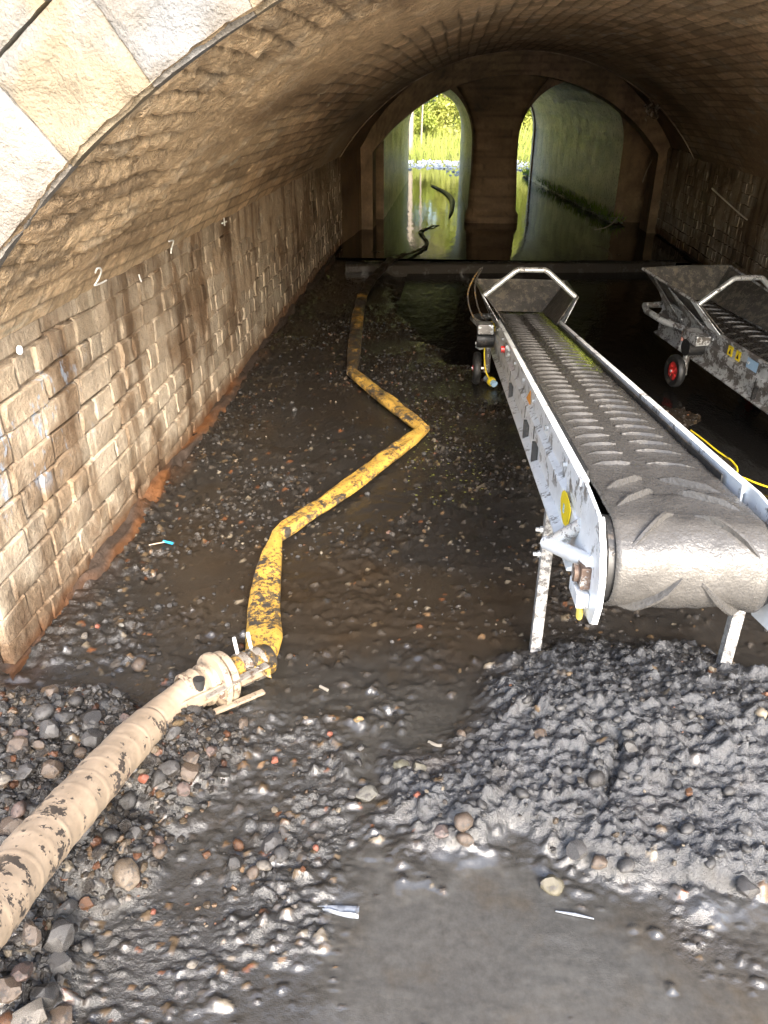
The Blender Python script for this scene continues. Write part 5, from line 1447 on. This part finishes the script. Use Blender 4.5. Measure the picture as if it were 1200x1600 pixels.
tree(-1.27, 19.9, 4.2, .085, .05, (1.5, 1.2, 1.2), 6000, M['leaf'], M['bark'], 'pale-barked tree trunk at the left edge of the far opening', 400)
tree(-1.0, 20.3, 3.6, .030, .10, (1.0, .9, .9), 3000, M['leaf'], M['bark'], 'slim pale sapling beside the pale-barked tree', 401)
tree(.2, 26.0, 6.0, .14, .3, (2.6, 1.6, 1.9), 7000, M['leaf'], M['barkd'], 'broad yellow-green tree behind the middle of the far bank', 402)
tree(3.2, 25.0, 6.5, .16, -.3, (2.6, 1.8, 2.2), 7000, M['leaf'], M['barkd'], 'broad tree behind the right side of the far bank', 403)
tree(-3.6, 25.5, 6.5, .16, .4, (2.6, 1.8, 2.2), 7000, M['leafd'], M['barkd'], 'darker broad tree behind the left side of the far bank', 404)
for k, (x, y) in enumerate([(-3.0, 27.5), (-1.6, 28.2), (-.4, 27.6), (.9, 28.3), (2.2, 27.6), (3.8, 28.0)]):
    lab = ['tall leafy thicket at the far left behind the bushes', 'tall thicket left of the middle, behind the pale trunk', 'tall yellow-green thicket straight behind the far opening', 'tall thicket just right of the middle behind the bank', 'tall thicket behind the slit opening', 'tall leafy thicket at the far right behind the bushes'][k]
    bush(x, y - 3.2, gzf(x, y) - .2, (1.0, .7, 1.9), 6500, .085, M['leaf'], lab, 330 + k, 'thicket', 'thicket', 9)
# low plants along the water, and pale rubble in the riffle
V = []; F = []; C = []
for k in range(2600):
    x = -2.2 + 5 * rng.random(); y = 22.1 + 2.2 * rng.random(); z = gzf(x, y); h = .12 + .26 * rng.random(); lx = rng.normal() * .08; b = len(V); w = .010
    V += [(x - w, y, z - .02), (x + w, y, z - .02), (x + lx, y + rng.normal() * .05, z + h)]; F.append((b, b + 1, b + 2)); t_ = .6 + .7 * rng.random(); C += [(t_, t_, t_, 1)] * 3
o = link('bank_grass', mesh_np('bank_grass', V, F, M['leaf'], False, C)); o['kind'] = 'stuff'
pts = []
for k in range(1100):
    x = -1.6 + 3.6 * rng.random(); y = 17.4 + 5.0 * rng.random() ** .6
    if y < 19.6 and not (x > -.25 and x < .5): continue
    r = .02 + .05 * rng.random() ** 2; c = np.array([.42, .46, .50]) * (.6 + .6 * rng.random()); pts.append((x, y, .012 + r * .2 - (.01 if y < 18.5 else 0), r, c))
gravel('riffle_stones', pts, m_attr('pale_wet_rubble', .35, .5, .01, 20, 90, .5, .5), SM)
# debris bank along the foot of the second barrel's wall
pts = []; V = []; F = []; C = []
for k in range(1500):
    f = rng.random(); q = at(950, 352, 0) * (1 - f) + at(816, 276, 0) * f; x = q[0] + abs(rng.normal()) * .09 + .02; y = q[1] + rng.normal() * .06
    r = .012 + .03 * rng.random() ** 2; pts.append((x, y, .03 + rng.random() * .06, r, np.array([.16, .18, .11]) * (.5 + .8 * rng.random())))
    if k < 1000:
        b = len(V); h = .08 + .10 * rng.random(); V += [(x - .008, y, .05), (x + .008, y, .05), (x + rng.normal() * .06, y + rng.normal() * .05, .05 + h)]; F.append((b, b + 1, b + 2)); C += [(.8, .8, .8, 1)] * 3
gravel('bank_debris', pts, GR, SM)
o = link('debris_grass', mesh_np('debris_grass', V, F, M['leafd'], False, C)); o['kind'] = 'stuff'
